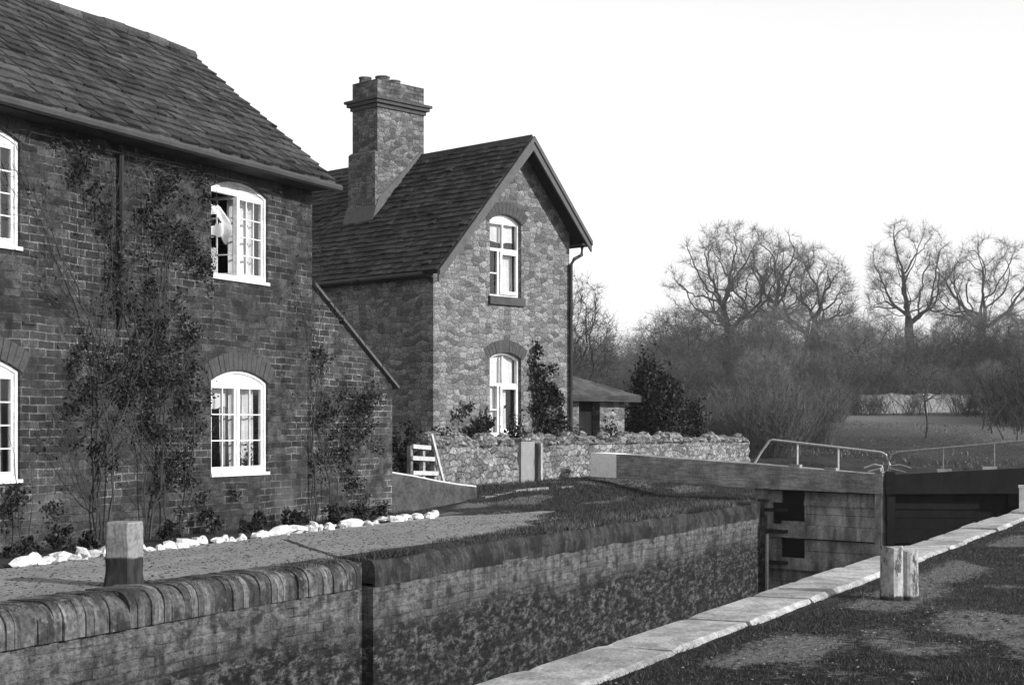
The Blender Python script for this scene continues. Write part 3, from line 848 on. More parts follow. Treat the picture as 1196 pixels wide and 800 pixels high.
    for o, za, zb in ((.035, 7.881, 7.96), (.09, 7.961, 8.03), (.13, 8.031, 8.085)):
        b.box(s0-o, s1+o, t0-o, t1+o, za+dz, zb+dz)
    B(b, 'band', M['arch'], ch)
    b = MB(); b.box(s0, s1, t0, t1, 8.086+dz, top+dz); B(b, 'cap', M['chimbrick'], ch)
    b = MB(); zz = lambda s: roofz(s)
    b.prism([P(s0-.14, t0-.03, zz(s0-.14)+.02), P(s0-.0, t0-.03, zz(s0)+.32), P(RS, t0-.03, AP+.12), P(RS, t0-.03, AP-.0)], (0, .02, 0))
    b.prism([P(s0-.2, t0-.05, zz(s0-.2)+.02), P(s0-.075, t0-.05, zz(s0)+.17), P(s0-.075, t1+.1, zz(s0)+.17), P(s0-.2, t1+.1, zz(s0-.2)+.02)], (.02, 0, .02))
    B(b, 'flashing', M['barge'], ch)
    for (s, t, h, r) in ((s0+.16, t1-.22, .13, .13), (s0+.36, t0+.25, .13, .15), (s0+.72, t0+.3, .11, .14)):
        b = MB(); n = 14; z = top+dz
        b.tube([(s, t, z), (s, t, z+h*.8), (s, t, z+h*.8), (s, t, z+h), (s, t, z+h), (s, t, z+h-.12)], [r, r*.93, r*1.06, r*1.06, r*.75, r*.7], n, cap=False)
        B(b, 'chimney_pot', M['chimbrick'], ch)
    return root
stone_house()

def outhouse():
    root = empty('stone_outhouse', (SX, SY, .25), SR); tag(root, 'low stone outhouse with hipped slate roof and dark doorway beside the house', 'outhouse')
    a0, a1, t0, t1 = W+.02, 6.75, .9, 3.4; ez = 1.95-.25; hz = 2.75-.25
    b = MB(); d0, d1 = 5.2, 5.9
    def q(x0, x1, z0, z1): b.quad((x0, t0, z0), (x1, t0, z0), (x1, t0, z1), (x0, t0, z1))
    q(a0, d0, -.3, ez); q(d1, a1, -.3, ez); q(d0, d1, 1.62, ez)
    b.quad((d0, t0, -.3), (d0, t0+.25, -.3), (d0, t0+.25, 1.62), (d0, t0, 1.62)); b.quad((d1, t0, -.3), (d1, t0+.25, -.3), (d1, t0+.25, 1.62), (d1, t0, 1.62)); b.quad((d0, t0, 1.62), (d1, t0, 1.62), (d1, t0+.25, 1.62), (d0, t0+.25, 1.62))
    b.quad((a1, t0, -.3), (a1, t1, -.3), (a1, t1, ez), (a1, t0, ez)); b.quad((a0, t1, -.3), (a1, t1, -.3), (a1, t1, ez), (a0, t1, ez))
    b.build('wall', M['rubble'], root, local=True)
    b = MB(); e0, f0, f1 = a1+.25, t0-.25, t1+.25; tm = (f0+f1)/2; hx = e0-2.6
    A = Vector((a0, f0, ez)); rid0 = Vector((a0, tm, hz)); rid1 = Vector((hx, tm, hz))
    L = (rid0-A).length; rows = 8
    for r in range(rows):
        t = r/rows; t2 = min(1, (r+1.5)/rows); xe = e0+(hx-e0)*t; xe2 = e0+(hx-e0)*t2; x = a0
        while x < xe-.03:
            w = R.uniform(.2, .34); x1 = min(x+w, xe); lf = .035+R.uniform(0, .012)
            y = f0+(tm-f0)*t; z = ez+(hz-ez)*t; y2 = f0+(tm-f0)*t2; z2 = ez+(hz-ez)*t2
            b.add([(x+.004, y, z+lf), (x1-.004, y, z+lf), (min(x1, xe2), y2, z2+.012), (min(x, xe2), y2, z2+.012), (x+.004, y, z), (x1-.004, y, z)], [(0, 1, 2, 3), (4, 5, 1, 0)]); x = x1
    b.add([(a0, f0, ez), (e0, f0, ez), (hx, tm, hz), (a0, tm, hz), (e0, f1, ez), (a0, f1, ez)], [(0, 1, 2, 3), (1, 4, 2), (4, 5, 3, 2)])
    b.build('roof', M['slate3'], root, local=True)
    b = MB(); b.box(a0, e0, f0-.02, f0, ez-.12, ez+.02); b.box(e0, e0+.02, f0-.02, f1, ez-.12, ez+.02); b.build('fascia', M['timber'], root, local=True)
    b = MB(); b.box(d0+.01, d1-.01, t0+.2, t0+.24, -.3, 1.6); b.build('door', M['gate_dark'], root, local=True)
outhouse()

# ------------------------------------------------------------------ garden walls
def rock(mb, c, r, seed=None, sub=2, flat=1.0):
    """irregular convex-ish stone"""
    n1, n2 = 7, 5; k = len(mb.v); c = Vector(c)
    ph = R.uniform(0, 6)
    vs = [tuple(c+Vector((0, 0, -r[2])))]
    for j in range(1, n2):
        th = PI*j/n2
        for i in range(n1):
            a = 2*PI*i/n1+ph; q = R.uniform(.5, 1.3)
            vs.append(tuple(c+Vector((math.cos(a)*math.sin(th)*r[0]*q, math.sin(a)*math.sin(th)*r[1]*q, -math.cos(th)*r[2]*R.uniform(.8, 1.1)))))
    vs.append(tuple(c+Vector((0, 0, r[2]))))
    fs = []
    for i in range(n1): fs.append((0, 1+(i+1) % n1, 1+i))
    for j in range(n2-2):
        for i in range(n1):
            a = 1+j*n1+i; d = 1+j*n1+(i+1) % n1; fs.append((a, d, d+n1, a+n1))
    last = len(vs)-1; o = 1+(n2-2)*n1
    for i in range(n1): fs.append((o+i, o+(i+1) % n1, last))
    mb.add(vs, fs)

def garden_wall(x0, x1, y, zb, h0, h1, label, rough=.05):
    root = empty('rubble_wall', ((x0+x1)/2, y, 0)); tag(root, label, 'garden wall')
    b = MB(); n = int((x1-x0)/.22)+1; rows = 6; T = .38
    grid = []
    for i in range(n+1):
        x = x0+(x1-x0)*i/n; top = h0+(h1-h0)*i/n+R.uniform(-rough, rough)*.5; zbb = zb(x)-.12
        grid.append([(x+R.uniform(-.02, .02)*(0 < i < n), y+R.uniform(-.035, .035), zbb+(top-zbb)*j/rows) for j in range(rows+1)])
    vs = [p for g_ in grid for p in g_]; q = rows+1
    b.add(vs, [(i*q+j, (i+1)*q+j, (i+1)*q+j+1, i*q+j+1) for i in range(n) for j in range(rows)])
    vs2 = [(p[0], p[1]+T, p[2]) for g_ in grid for p in g_]
    b.add(vs2, [(i*q+j, (i+1)*q+j, (i+1)*q+j+1, i*q+j+1) for i in range(n) for j in range(rows)])
    for i in range(n): 
        a, c = grid[i][-1], grid[i+1][-1]; b.quad(a, c, (c[0], c[1]+T, c[2]), (a[0], a[1]+T, a[2]))
    for e in (0, n):
        for j in range(rows):
            a, c = grid[e][j], grid[e][j+1]; b.quad(a, c, (c[0], c[1]+T, c[2]), (a[0], a[1]+T, a[2]))
    b.build('stonework', M['rubble_rough'], root)
    b = MB(); x = x0+.08
    while x < x1-.04:
        w = R.uniform(.09, .22); t = (x-x0)/(x1-x0); h = R.uniform(.06, .19)
        rock(b, (x, y+.19+R.uniform(-.03, .03), h0+(h1-h0)*t+h*.55), (w*.75, .2, h)); x += w*1.15
    b.build('coping', M['rubble_rough'], root)
    return root
zg = lambda x: float(hgt(x, 12.0))
garden_wall(21.75, 24.72, 12.0, zg, .93, .93, 'rough rubble garden wall left of the dark gate, below the stone house window', .12)
garden_wall(25.75, 38.6, 12.05, zg, .93, .88, 'long pale rubble garden wall running right from the dark gate past the beam end', .06)
# gate pillar + dark gate
b = MB(); b.box(24.76, 25.28, 11.95, 12.4, .1, 1.02); rp = empty('gate_pillar', (25.0, 12.1, 0)); tag(rp, 'smooth grey rendered pillar at the left of the dark garden gate', 'pillar')
b.build('shaft', plain('grey_render', .2, var=.2), rp); b = MB(); b.box(24.74, 25.3, 11.93, 12.42, 1.021, 1.07); b.build('cap', M['rubble_rough'], rp)
rg = empty('garden_gate', (25.5, 12.05, 0)); tag(rg, 'narrow dark plank gate between two posts in the garden wall', 'gate')
for x in (25.34, 25.7):
    b = MB(); b.box(x-.045, x+.045, 11.98, 12.07, .1, 1.02 if x < 25.5 else .98); b.build('post', M['gate'], rg)
b = MB()
for i in range(3): b.box(25.39+i*.088, 25.47+i*.088, 12.03, 12.055, .32, .95)
b.box(25.39, 25.65, 12.056, 12.08, .4, .47); b.box(25.39, 25.65, 12.056, 12.08, .78, .85); b.build('planks', M['gate_dark'], rg)
# white barred gate by the lean-to
rg = empty('barred_gate', (20.9, 11.95, 0)); tag(rg, 'small whitewashed barred wicket gate beside the brick lean-to', 'gate')
gy = 11.9
for x, h in ((20.76, .98), (21.15, .96), (21.52, .86)):
    b = MB(); b.box(x-.035, x+.035, gy, gy+.07, .2, h); b.build('post', M['gate'], rg)
for i, (x0, x1, z) in enumerate(((20.74, 21.3, .97), (20.72, 21.42, .79), (20.74, 21.54, .56))):
    b = MB(); b.bar((x0, gy-.025, z), (x1, gy-.025, z-.03), .035, .065); b.build('rail', M['offwhite'], rg)
b = MB(); b.bar((21.28, gy-.06, 1.15), (21.72, gy-.06, .3), .03, .055); b.build('brace', M['offwhite'], rg)
# curved dwarf wall and kerb
rg = empty('dwarf_wall', (20.2, 11.2, 0)); tag(rg, 'low curved dwarf wall with a pale rounded top beside the lean-to', 'low wall')
cur = [(19.32, 11.42, .6), (19.8, 11.28, .53), (20.3, 11.2, .45), (20.85, 11.13, .38), (21.4, 11.1, .33)]
b = MB()
for i in range(len(cur)-1):
    p, q = cur[i], cur[i+1]
    b.hexa([(p[0], p[1], -.05), (q[0], q[1], -.05), (q[0], q[1]+.22, -.05), (p[0], p[1]+.22, -.05)], [p, q, (q[0], q[1]+.22, q[2]), (p[0], p[1]+.22, p[2])])
b.build('stonework', plain('stained_render', .05, var=.6, scale=5, fine=24, bump=.8), rg)
b = MB(); b.tube([(p[0], p[1]+.03, p[2]+.0) for p in cur], .028, 8); b.build('coping', M['offwhite'], rg)
b = MB(); x = 21.5
while x < 24.7:
    w = R.uniform(.3, .6); b.box(x, x+w-.01, 11.0+R.uniform(-.03, .03), 11.1, -.02, .2+R.uniform(-.03, .03)+.012*(x-21)); x += w
tag(b.build('kerb_edging', M['kerb']), 'line of pale edging stones in front of the rubble wall and gate', 'kerb')

# ------------------------------------------------------------------ border stones
lab = 'rough whitewashed stone in the row edging the flowerbed'
edge = [(-1.0, 9.98), (7.5, 10.0), (10.5, 10.1), (12.5, 10.22), (15, 10.34), (17, 10.45), (19.2, 10.5)]
def edgey(x):
    for i in range(len(edge)-1):
        if edge[i][0] <= x <= edge[i+1][0]:
            t = (x-edge[i][0])/(edge[i+1][0]-edge[i][0]); return edge[i][1]*(1-t)+edge[i+1][1]*t
    return 10.5
protos = []
for k in range(8):
    b = MB(); rock(b, (0, 0, .045), (R.uniform(.07, .16), R.uniform(.05, .1), R.uniform(.035, .08)))
    o = b.build('border_stone', M['whitestone']); protos.append(o)
x = 8.6; k = 0
while x < 19.1:
    if 10.12 < x < 10.4 or 17.55 < x < 17.75: x += .2; continue
    p = protos[k % 8]; o = p if k < 8 else p.copy()
    if k >= 8: col.objects.link(o)
    tag(o, lab, 'stone', 'whitewashed stones edging the flowerbed')
    s = R.uniform(.55, 1.15); o.location = (x, edgey(x)+R.uniform(-.06, .06), R.uniform(-.03, .01)); o.rotation_euler = (R.uniform(-.2, .2), R.uniform(-.2, .2), R.uniform(0, 6)); o.scale = (s, s, s)
    x += R.uniform(.11, .2)*s; k += 1
print('stones', k)

# ------------------------------------------------------------------ stumps / bollards
def stump():
    root = empty('mooring_post', (9.6, 8.12, 0), math.radians(12)); tag(root, 'squat square mooring post on the path, pale above and dark below', 'mooring post')
    b = MB(); h = .5; w = .118; n = 10; c = .03
    prof = []
    for i in range(n+1):
        z = -.05+(h+.05)*i/n; s = 1.0+.12*max(0, (.1-z)/.15)+R.uniform(-.01, .01)
        ring = [(w*s-c, -w*s), (w*s, -w*s+c), (w*s, w*s-c), (w*s-c, w*s), (-w*s+c, w*s), (-w*s, w*s-c), (-w*s, -w*s+c), (-w*s+c, -w*s)]
        prof.append([(x+R.uniform(-.004, .004), y+R.uniform(-.004, .004), z) for x, y in ring])
    vs = [p for r in prof for p in r]; fs = [(i*8+j, i*8+(j+1) % 8, (i+1)*8+(j+1) % 8, (i+1)*8+j) for i in range(n) for j in range(8)]
    k = len(vs); vs += [(x*.93, y*.93, h+.012) for x, y, z in prof[-1]]; fs += [(n*8+j, n*8+(j+1) % 8, k+(j+1) % 8, k+j) for j in range(8)]; fs.append(tuple(k+j for j in range(8)))
    b.add(vs, fs); b.build('post', M['stump'], root, local=True)
    b = MB()
    for i in range(14): 
        a = R.uniform(-.6, 2.6); rr = R.uniform(.14, .3); rock(b, (math.cos(a)*rr-.02, -abs(math.sin(a))*rr*.7, .012), (.03, .03, .02))
    b.build('soil_lump', M['soil'], root, local=True)
stump()
def bollard():
    root = empty('split_bollard', (11.35, 2.42, 0)); tag(root, 'split wooden bollard with flaking white paint standing in the turf', 'bollard')
    def pole(cx, cy, r, h, seed, ha, hb, n=18):
        rr = random.Random(seed); b = MB(); st = 10; rad = [r*(1+.05*math.sin(2*PI*j/n*3+seed)+rr.uniform(-.03, .03)) for j in range(n)]
        vs = []
        for i in range(st+1):
            for j in range(n):
                a = 2*PI*j/n; z = -.06+(h+.06+.006*math.sin(a*2+seed)+rr.uniform(-.006, .006)*(i == st))*i/st
                q = rad[j]*(1+.06*(1-i/st))*(1+rr.uniform(-.015, .015))
                x = math.cos(a)*q; y = math.sin(a)*q
                if ha is not None: x = max(x, ha) if hb > 0 else min(x, ha)
                vs.append((cx+x, cy+y, z))
        fs = [(i*n+j, i*n+(j+1) % n, (i+1)*n+(j+1) % n, (i+1)*n+j) for i in range(st) for j in range(n)]; fs.append(tuple(st*n+j for j in range(n)))
        b.add(vs, fs); return b
    # two halves lie side by side as seen across the bank
    dx, dy = ST, -CT
    pole(-.045*dx, -.045*dy, .082, .385, 3, None, 1).build('post', M['bollard'], root, local=True)
    pole(.075*dx+.02, .075*dy, .062, .36, 5, None, -1).build('split_half', M['bollard'], root, local=True)
bollard()
wx, wy = far(1195, 22.5)
b = MB(); rg = empty('white_post', (wx, wy, 0)); tag(rg, 'white painted post at the right photo edge by the dark gate leaf', 'post')
b.box(wx-.05, wx+.05, wy-.05, wy+.05, -.05, .38); b.build('post', M['white'], rg); b = MB(); b.box(wx-.06, wx+.06, wy-.06, wy+.06, .381, .42); b.build('cap', M['white'], rg)

# ------------------------------------------------------------------ lock gates
def gates():
    H1 = Vector((25.75, Y_FAR+.1, 0)); H2 = Vector((25.75, Y_NEAR-.02, 0)); MT = Vector((25.05, (Y_FAR+Y_NEAR)/2, 0))
    def leaf(H, mat, label, white, railmat, sgn, tail):
        d = (MT-H); d.z = 0; L = d.length; d.normalize(); n = Vector((-d.y, d.x, 0))
        if n.x > 0: n = -n            # faces upstream (camera side)
        T = lambda a, o, z: tuple(H+d*a+n*o+Vector((0, 0, z)))
        root = empty('lock_gate', tuple(H)); tag(root, label, 'lock gate')
        def bx(mb, a0, a1, o0, o1, z0, z1, z0b=None, z1b=None):
            z0b = z0 if z0b is None else z0b; z1b = z1 if z1b is None else z1b
            mb.hexa([T(a0, o0, z0), T(a1, o0, z0b), T(a1, o1, z0b), T(a0, o1, z0)], [T(a0, o0, z1), T(a1, o0, z1b), T(a1, o1, z1b), T(a0, o1, z1)])
        b = MB(); bx(b, -.12, .14, -.1, .12, -2.9, .22); b.build('heel_post', mat, root)
        b = MB(); bx(b, L-.13, L-.004, -.12, .13, -2.9, .55); b.build('mitre_post', mat, root)
        # planking with paddle openings
        def boards(a0, a1, z0, z1):
            b_ = MB(); k = max(1, round((z1-z0)/.2)); 
            for i in range(k):
                za = z0+(z1-z0)*i/k; zb_ = z0+(z1-z0)*(i+1)/k; o = R.uniform(-.006, .006)
                bx(b_, a0, a1, -.02, .03+o, za+.004, zb_-.004)
            return b_
        for (a0, a1, z0, z1) in ((.14, .36, -.02, .2), (.82, L-.13, -.38, .18), (.36, .82, -.62, -.32), (.82, L-.13, -1.0, -.62), (.14, .34, -1.0, -.4), (.14, L-.13, -2.6, -1.14)):
            boards(a0, a1, z0, z1).build('planking', mat, root)
        for (z0, z1) in ((-.6, -.38), (-1.14, -.94), (-.05, .04)):
            b = MB(); bx(b, .14, L-.13, .031, .08, z0, z1) if z0 != -.05 else bx(b, .82, L-.13, .031, .05, z0, z1); b.build('rail', mat, root)
        b = MB(); bx(b, .05, L-.1, -.1, -.06, -2.7, .2); b.build('dark_backing', M['gate_dark'], root)  # dark sheet added behind the planking so its openings read dark
        # balance beam, sagging toward the mitre
        b = MB(); t0, ttop = .18, .66
        def beam(mb, a0, a1, w0, w1, zb0, zt0, zb1, zt1):
            mb.hexa([T(a0, -w0, zb0), T(a1, -w1, zb1), T(a1, w1, zb1), T(a0, w0, zb0)], [T(a0, -w0, zt0), T(a1, -w1, zt1), T(a1, w1, zt1), T(a0, w0, zt0)])
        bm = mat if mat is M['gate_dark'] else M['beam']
        beam(b, -.2, L+.02, .19, .16, .22, .64, .19, .50); beam(b, -tail+.62, -.2, .22, .19, .33, .77, .22, .64)
        bb = b.build('balance_beam', bm, root)
        b = MB(); beam(b, -tail, -tail+.62, .225, .225, .34, .79, .328, .773); b.build('white_beam_end', plain('white_lead_paint', .85, var=.12, scale=12), bb)
        b = MB()
        for a in (.55, 1.25):
            bx(b, a, a+.22, .02, .1, .62-.06*a, .67-.06*a)
        b.build('cleat', M['kerb'], bb)
        for z in (-.5, -.14, -1.03):
            b = MB(); bx(b, -.1, .55, .121 if z == -.14 else .1205, .13, z-.03, z+.03)
            for a in (.0, .2, .42): bx(b, a, a+.035, .1302, .145, z-.017, z+.017)
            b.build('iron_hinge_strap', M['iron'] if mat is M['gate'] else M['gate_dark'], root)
        # footboard
        b = MB(); bx(b, .1, L-.1, -.55, -.25, .0, .05); b.build('footboard', mat, root)
        # handrail
        b = MB(); o = -.17
        b.tube([T(-.35, o, .6), T(-.2, o, .82), T(-.02, o, 1.03), T(.05, o, 1.05), T(L-.2, o, .86), T(L-.1, o, .82), T(L-.03, o, .66), T(L-.08, o, .5)], .019, 6)
        hr = b.build('handrail', railmat, root)
        for a in (.55, 1.35):
            b = MB(); b.tube([T(a, o, .45), T(a, o, 1.0-.09*a+.05)], .016, 6); b.build('rail_post', railmat, root)
        b = MB(); b.tube([T(L-.4, 0, .6), T(L-.22, .0, .66), T(L-.06, .02, .64), T(L-.03, .03, .5)], .016, 5); b.tube([T(L-.3, .05, .54), T(L-.06, .05, .6), T(L-.05, .1, .45)], .016, 5)
        b.build('iron_strap', railmat, root)
        return root
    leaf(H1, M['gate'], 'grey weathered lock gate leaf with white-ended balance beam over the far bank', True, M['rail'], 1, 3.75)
    leaf(H2, M['gate_dark'], 'black lock gate leaf hinged on the near bank', True, M['railgrey'], -1, 3.4)
gates()
b = MB(); b.tube([(25.45, Y_FAR-.03, -2.6), (25.45, Y_FAR-.03, -.55)], .03, 5)  # pale rod added to paint the lit lower edge of the heel post
tag(b.build('lit_edge_rod', M['rail']), 'thin pale rod standing in for the lit lower edge of the far gate post', 'rod')

# ------------------------------------------------------------------ vegetation
def leaves_np(cent, size, rs, elong=1.4, flat=None):
    """quads (diamond leaves) at centres; returns V,F"""
    n = len(cent); cent = np.asarray(cent, float)
    a = rs.normal(size=(n, 3)); a /= np.linalg.norm(a, axis=1)[:, None]
    t = rs.normal(size=(n, 3)); bb = np.cross(a, t); bb /= np.linalg.norm(bb, axis=1)[:, None]
    s = size*rs.uniform(.6, 1.3, n)[:, None]
    V = np.empty((n, 4, 3)); V[:, 0] = cent-a*s*elong*.5; V[:, 1] = cent+bb*s*.4; V[:, 2] = cent+a*s*elong*.5; V[:, 3] = cent-bb*s*.4
    F_ = np.arange(n*4).reshape(n, 4)
    return V.reshape(-1, 3), F_

def climber(name, x, stems, label, y, spread, n_leaf, leaf=.055, seed=1, clumps=None, cat='climber'):
    """wall shrub: stems trained up the wall plane at depth y, leafy clumps around them"""
    rr = random.Random(seed); rs = np.random.RandomState(seed)
    root = empty(name, (x, y-.1, 0)); tag(root, label, cat)
    b = MB(); tips = []
    def grow(px, pz, ang, L, r, lev):
        r *= .75; pts = [(px, y-.05-rr.uniform(0, .05), pz)]; rad = [r]; k = max(3, int(L/.18)); a = ang
        for i in range(k):
            a += rr.gauss(0, .13)+(-.04*a); st = L/k
            px += math.sin(a)*st; pz = min(pz+math.cos(a)*st, 4.25)
            pts.append((px, y-.05-rr.uniform(0, .08), pz)); rad.append(max(.003, r*(1-.75*(i+1)/k)))
            if lev < 3 and i > 0 and rr.random() < (.55 if lev == 0 else .45):
                grow(px, pz, a+rr.choice((-1, 1))*rr.uniform(.4, 1.1), L*rr.uniform(.22, .45), rad[-1]*.7, lev+1)
            if i > k*.2: tips.append((px, pts[-1][1], pz))
        b.tube(pts, rad, 5)
    for (dx, h, ang, r) in stems: grow(x+dx, 0, ang, h, r, 0)
    b.build('stems', M['stem'], root)
    cs = []
    if clumps:
        for (cx, cz, sx, sz, n) in clumps:
            sub = [(cx+rr.gauss(0, sx), cz+rr.gauss(0, sz)) for _ in range(max(5, n//55))]
            for _ in range(int(n*.8)):
                q = rr.choice(sub); w_ = rr.choice((.03, .05, .085)); cs.append((q[0]+rr.gauss(0, w_), y-.04-abs(rr.gauss(0, .06)), q[1]+rr.gauss(0, w_*1.2)))
    for _ in range(n_leaf):
        t = tips[rr.randrange(len(tips))]; cs.append((t[0]+rr.gauss(0, spread), min(y-.01, t[1]-abs(rr.gauss(0, .05))), t[2]+rr.gauss(0, spread)))
    o = root.location
    cs = np.array(cs)-np.array(o)
    ax = cs[:, 0]+o[0]; keep = (cs[:, 2] > .02) & (cs[:, 2] < 4.3) & ~((ax > 14.93) & (ax < 16.2) & (cs[:, 2] > .6)) & (ax > 11.9-2*(cs[:, 2] < .7))
    V_, F_ = leaves_np(cs[keep], leaf, rs); npmesh('foliage', V_, F_, M['leaf'], root)
    return root
Pxz = lambda px, py: (lambda X: (X, EYE+(500-py)*(X*CT+HY*ST)/F))(HY/math.tan(TH-math.atan((px-598)/F)))
def CL(lst):     # clump list from survey marks (px,py,half-w px,half-h px,n) on the facade
    out = []
    for (px, py, hw, hh, n) in lst:
        X, z = Pxz(px, py); X2, _ = Pxz(px+hw, py); s = (X*CT+HY*ST)/F; out.append((X, z, abs(X2-X)*.55, hh*s*.55, n))
    return out
climber('wall_climber', Pxz(112, 630)[0], [(0, 4.3, -.02, .022), (-.06, 4.0, -.12, .018), (.12, 4.2, .06, .02)], 'tall dark climber on the cottage wall left of the thick middle climber', HY, .13, 300, .034, 3,
        CL([(92, 190, 22, 24, 420), (115, 235, 12, 30, 200), (75, 165, 20, 8, 150), (125, 300, 10, 60, 350), (100, 400, 25, 40, 350), (120, 460, 40, 40, 900), (80, 470, 12, 20, 140), (115, 520, 30, 30, 300)]))
climber('wall_climber', Pxz(170, 618)[0], [(0, 4.1, .03, .02), (.2, 4.0, .12, .02), (.55, 3.6, .05, .018), (-.1, 3.2, -.05, .015)], 'broad dense dark climber covering the cottage wall between the windows', HY, .13, 350, .034, 4,
        CL([(195, 215, 28, 25, 500), (165, 255, 18, 40, 420), (205, 290, 35, 40, 900), (230, 330, 22, 40, 420), (165, 350, 25, 40, 500), (195, 400, 40, 40, 1100), (165, 455, 40, 35, 1200), (215, 460, 25, 40, 500), (175, 500, 35, 30, 900), (205, 540, 30, 25, 700), (225, 580, 25, 22, 260), (150, 420, 20, 30, 300), (235, 240, 12, 25, 150)]))
climber('wall_climber', Pxz(362, 590)[0], [(0, 3.0, .04, .02), (.35, 2.4, .1, .015), (.6, 2.0, .05, .012), (-.05, 1.4, -.08, .01)], 'bushy dark climber on the brick lean-to, right of the lower window', HY+.01, .10, 250, .034, 5,
        CL([(368, 425, 7, 25, 200), (375, 475, 14, 22, 420), (410, 480, 26, 26, 800), (430, 462, 16, 12, 250), (395, 520, 26, 26, 900), (408, 560, 18, 20, 350), (365, 540, 8, 30, 150), (425, 500, 12, 16, 220)]))
climber('wall_climber', Pxz(20, 645)[0], [(-.1, 1.2, .1, .012), (.05, 1.0, -.1, .01)], 'low dark shrub against the cottage wall at the left photo edge', HY-.03, .1, 120, .036, 6, CL([(8, 590, 7, 25, 260), (58, 595, 10, 16, 90)]), cat='shrub')

def bush(name, c, r, n, label, cat, leaf=.06, mat='leaf2', seed=1, group=None, lumps=9, stems=8):
    rr = random.Random(seed); rs = np.random.RandomState(seed)
    root = empty(name, c); tag(root, label, cat, group)
    b = MB()
    cl = []
    for i in range(lumps):
        a = rr.uniform(0, 2*PI); q = rr.uniform(.15, .8); z = rr.uniform(.25, .95)
        w = math.sqrt(max(.1, 1-(z-.4)**2*1.4)); cl.append((math.cos(a)*q*r[0]*w, math.sin(a)*q*r[1]*w, z*r[2]*rr.uniform(.8, 1.05), rr.uniform(.22, .42)))
    for i in range(stems):
        t = cl[i % lumps]; b.tube([(rr.gauss(0, .05), rr.gauss(0, .05), 0), (t[0]*.45, t[1]*.45, t[2]*.5), (t[0], t[1], t[2])], [.02*r[2]+.004, .012*r[2]+.003, .004], 5)
    b.build('stems', M['stem'], root, local=True)
    cs = np.empty((n, 3)); k = rs.randint(0, lumps, n); cl = np.array(cl)
    g_ = rs.normal(size=(n, 3))*.5; cs = cl[k, :3]+g_*cl[k, 3:4]*np.array([r[0], r[1], r[2]*.75])
    cs = cs[cs[:, 2] > .01]
    V_, F_ = leaves_np(cs, leaf, rs); npmesh('foliage', V_, F_, M[mat], root)
    return root
# small bed plants along the wall foot
for i, (px, py, h, w) in enumerate(((38, 640, .26, .3), (85, 636, .4, .35), (125, 632, .3, .4), (235, 612, .42, .3), (275, 606, .3, .2), (338, 604, .38, .25), (395, 600, .35, .35), (425, 598, .42, .35), (455, 596, .35, .35), (205, 622, .3, .35), (360, 607, .3, .25), (8, 648, .4, .3), (300, 612, .2, .25), (440, 603, .2, .3))):
    x, y = gpix(px, py+12); y = min(max(y, 10.75), 11.1)
    bush('bedding_plant', (x, y, .01), (w*.75, w*.5, h*.75), 330, 'small dark leafy plant in the flowerbed behind the white stones', 'plant', .036, seed=40+i, group='small plants in the cottage flowerbed', lumps=6, stems=5)
# ivy on stone house, plants about the garden wall
Mw = XF['stone_house']
def stone_climber(s, label, seed, clumps, stems):
    rr = random.Random(seed); rs = np.random.RandomState(seed)
    o = Mw @ Vector((s, -.05, 0)); root = empty('house_climber', tuple(o), SR); tag(root, label, 'climber')
    b = MB()
    for (dx, h) in stems:
        pts = [(dx+rr.gauss(0, .04), -.03, h*k/8) for k in range(9)]; b.tube(pts, [.018*(1-k/10) for k in range(9)], 5)
    b.build('stems', M['stem'], root, local=True)
    cs = []
    for (cx, cz, sx, sz, n) in clumps:
        sub = [(cx+rr.gauss(0, sx), cz+rr.gauss(0, sz)) for _ in range(max(5, n//40))]
        for _ in range(n):
            q = rr.choice(sub); cs.append((q[0]-s+rr.gauss(0, .06), -.02-abs(rr.gauss(0, .07)), q[1]-.2+rr.gauss(0, .07)))
    V_, F_ = leaves_np(cs, .07, rs); npmesh('foliage', V_, F_, M['leaf'], root)
stone_climber(2.95, 'dark ivy climbing the stone house wall between window and downpipe', 21, [(2.72, 2.3, .06, .35, 260), (2.9, 1.9, .1, .3, 300), (3.25, 2.0, .08, .3, 260), (3.0, 1.3, .25, .2, 700), (3.5, 1.5, .12, .3, 300), (2.9, .9, .3, .2, 500)], [(-.2, 2.3), (.3, 2.0), (.5, 1.6)])
stone_climber(.9, 'thin dark creeper low on the stone house wall left of its window', 22, [(.9, 1.5, .3, .18, 200), (.5, 1.2, .25, .15, 160), (1.2, 1.25, .2, .15, 160)], [(-.2, 1.5), (.3, 1.6)])
bush('garden_shrub', (24.45, 12.5, .55), (.4, .3, .75), 900, 'dark shrub spilling over the rubble wall by the rendered pillar', 'shrub', .06, seed=61)
bush('garden_shrub', (26.3, 12.85, .3), (.55, .4, 1.0), 1500, 'dark shrub behind the rubble wall just right of the dark gate', 'shrub', .06, seed=62)
bush('garden_shrub', (23.2, 12.75, .3), (.7, .3, .95), 500, 'thin straggly shrub behind the left rubble wall', 'shrub', .06, seed=63)
x, y = far(472, 24.6); bush('garden_shrub', (x, y, .15), (.3, .3, 1.25), 1500, 'tall dark shrub in the gap beside the brick lean-to', 'shrub', .05, seed=64)
for i, (px, w, h, lab) in enumerate(((700, .5, .5, 'small shrub showing over the rubble wall in front of the outhouse'), (735, .5, .75, 'low dark shrub over the rubble wall at the outhouse corner'), (812, .7, .9, 'leafy shrub over the far half of the rubble wall'))):
    X = 12.5/math.tan(TH-math.atan((px-598)/F)); bush('garden_shrub', (X, 12.9, .3), (w, .4, h+.35), 700, lab, 'shrub', .06, seed=70+i)
def evergreen(px, Z, w, h, label, seed, n):
    x, y = far(px, Z); bush('evergreen_bush', (x, y, float(hgt(x, y))), (w, w, h), n*3, label, 'bush', .07, 'ever', seed, lumps=30, stems=14)
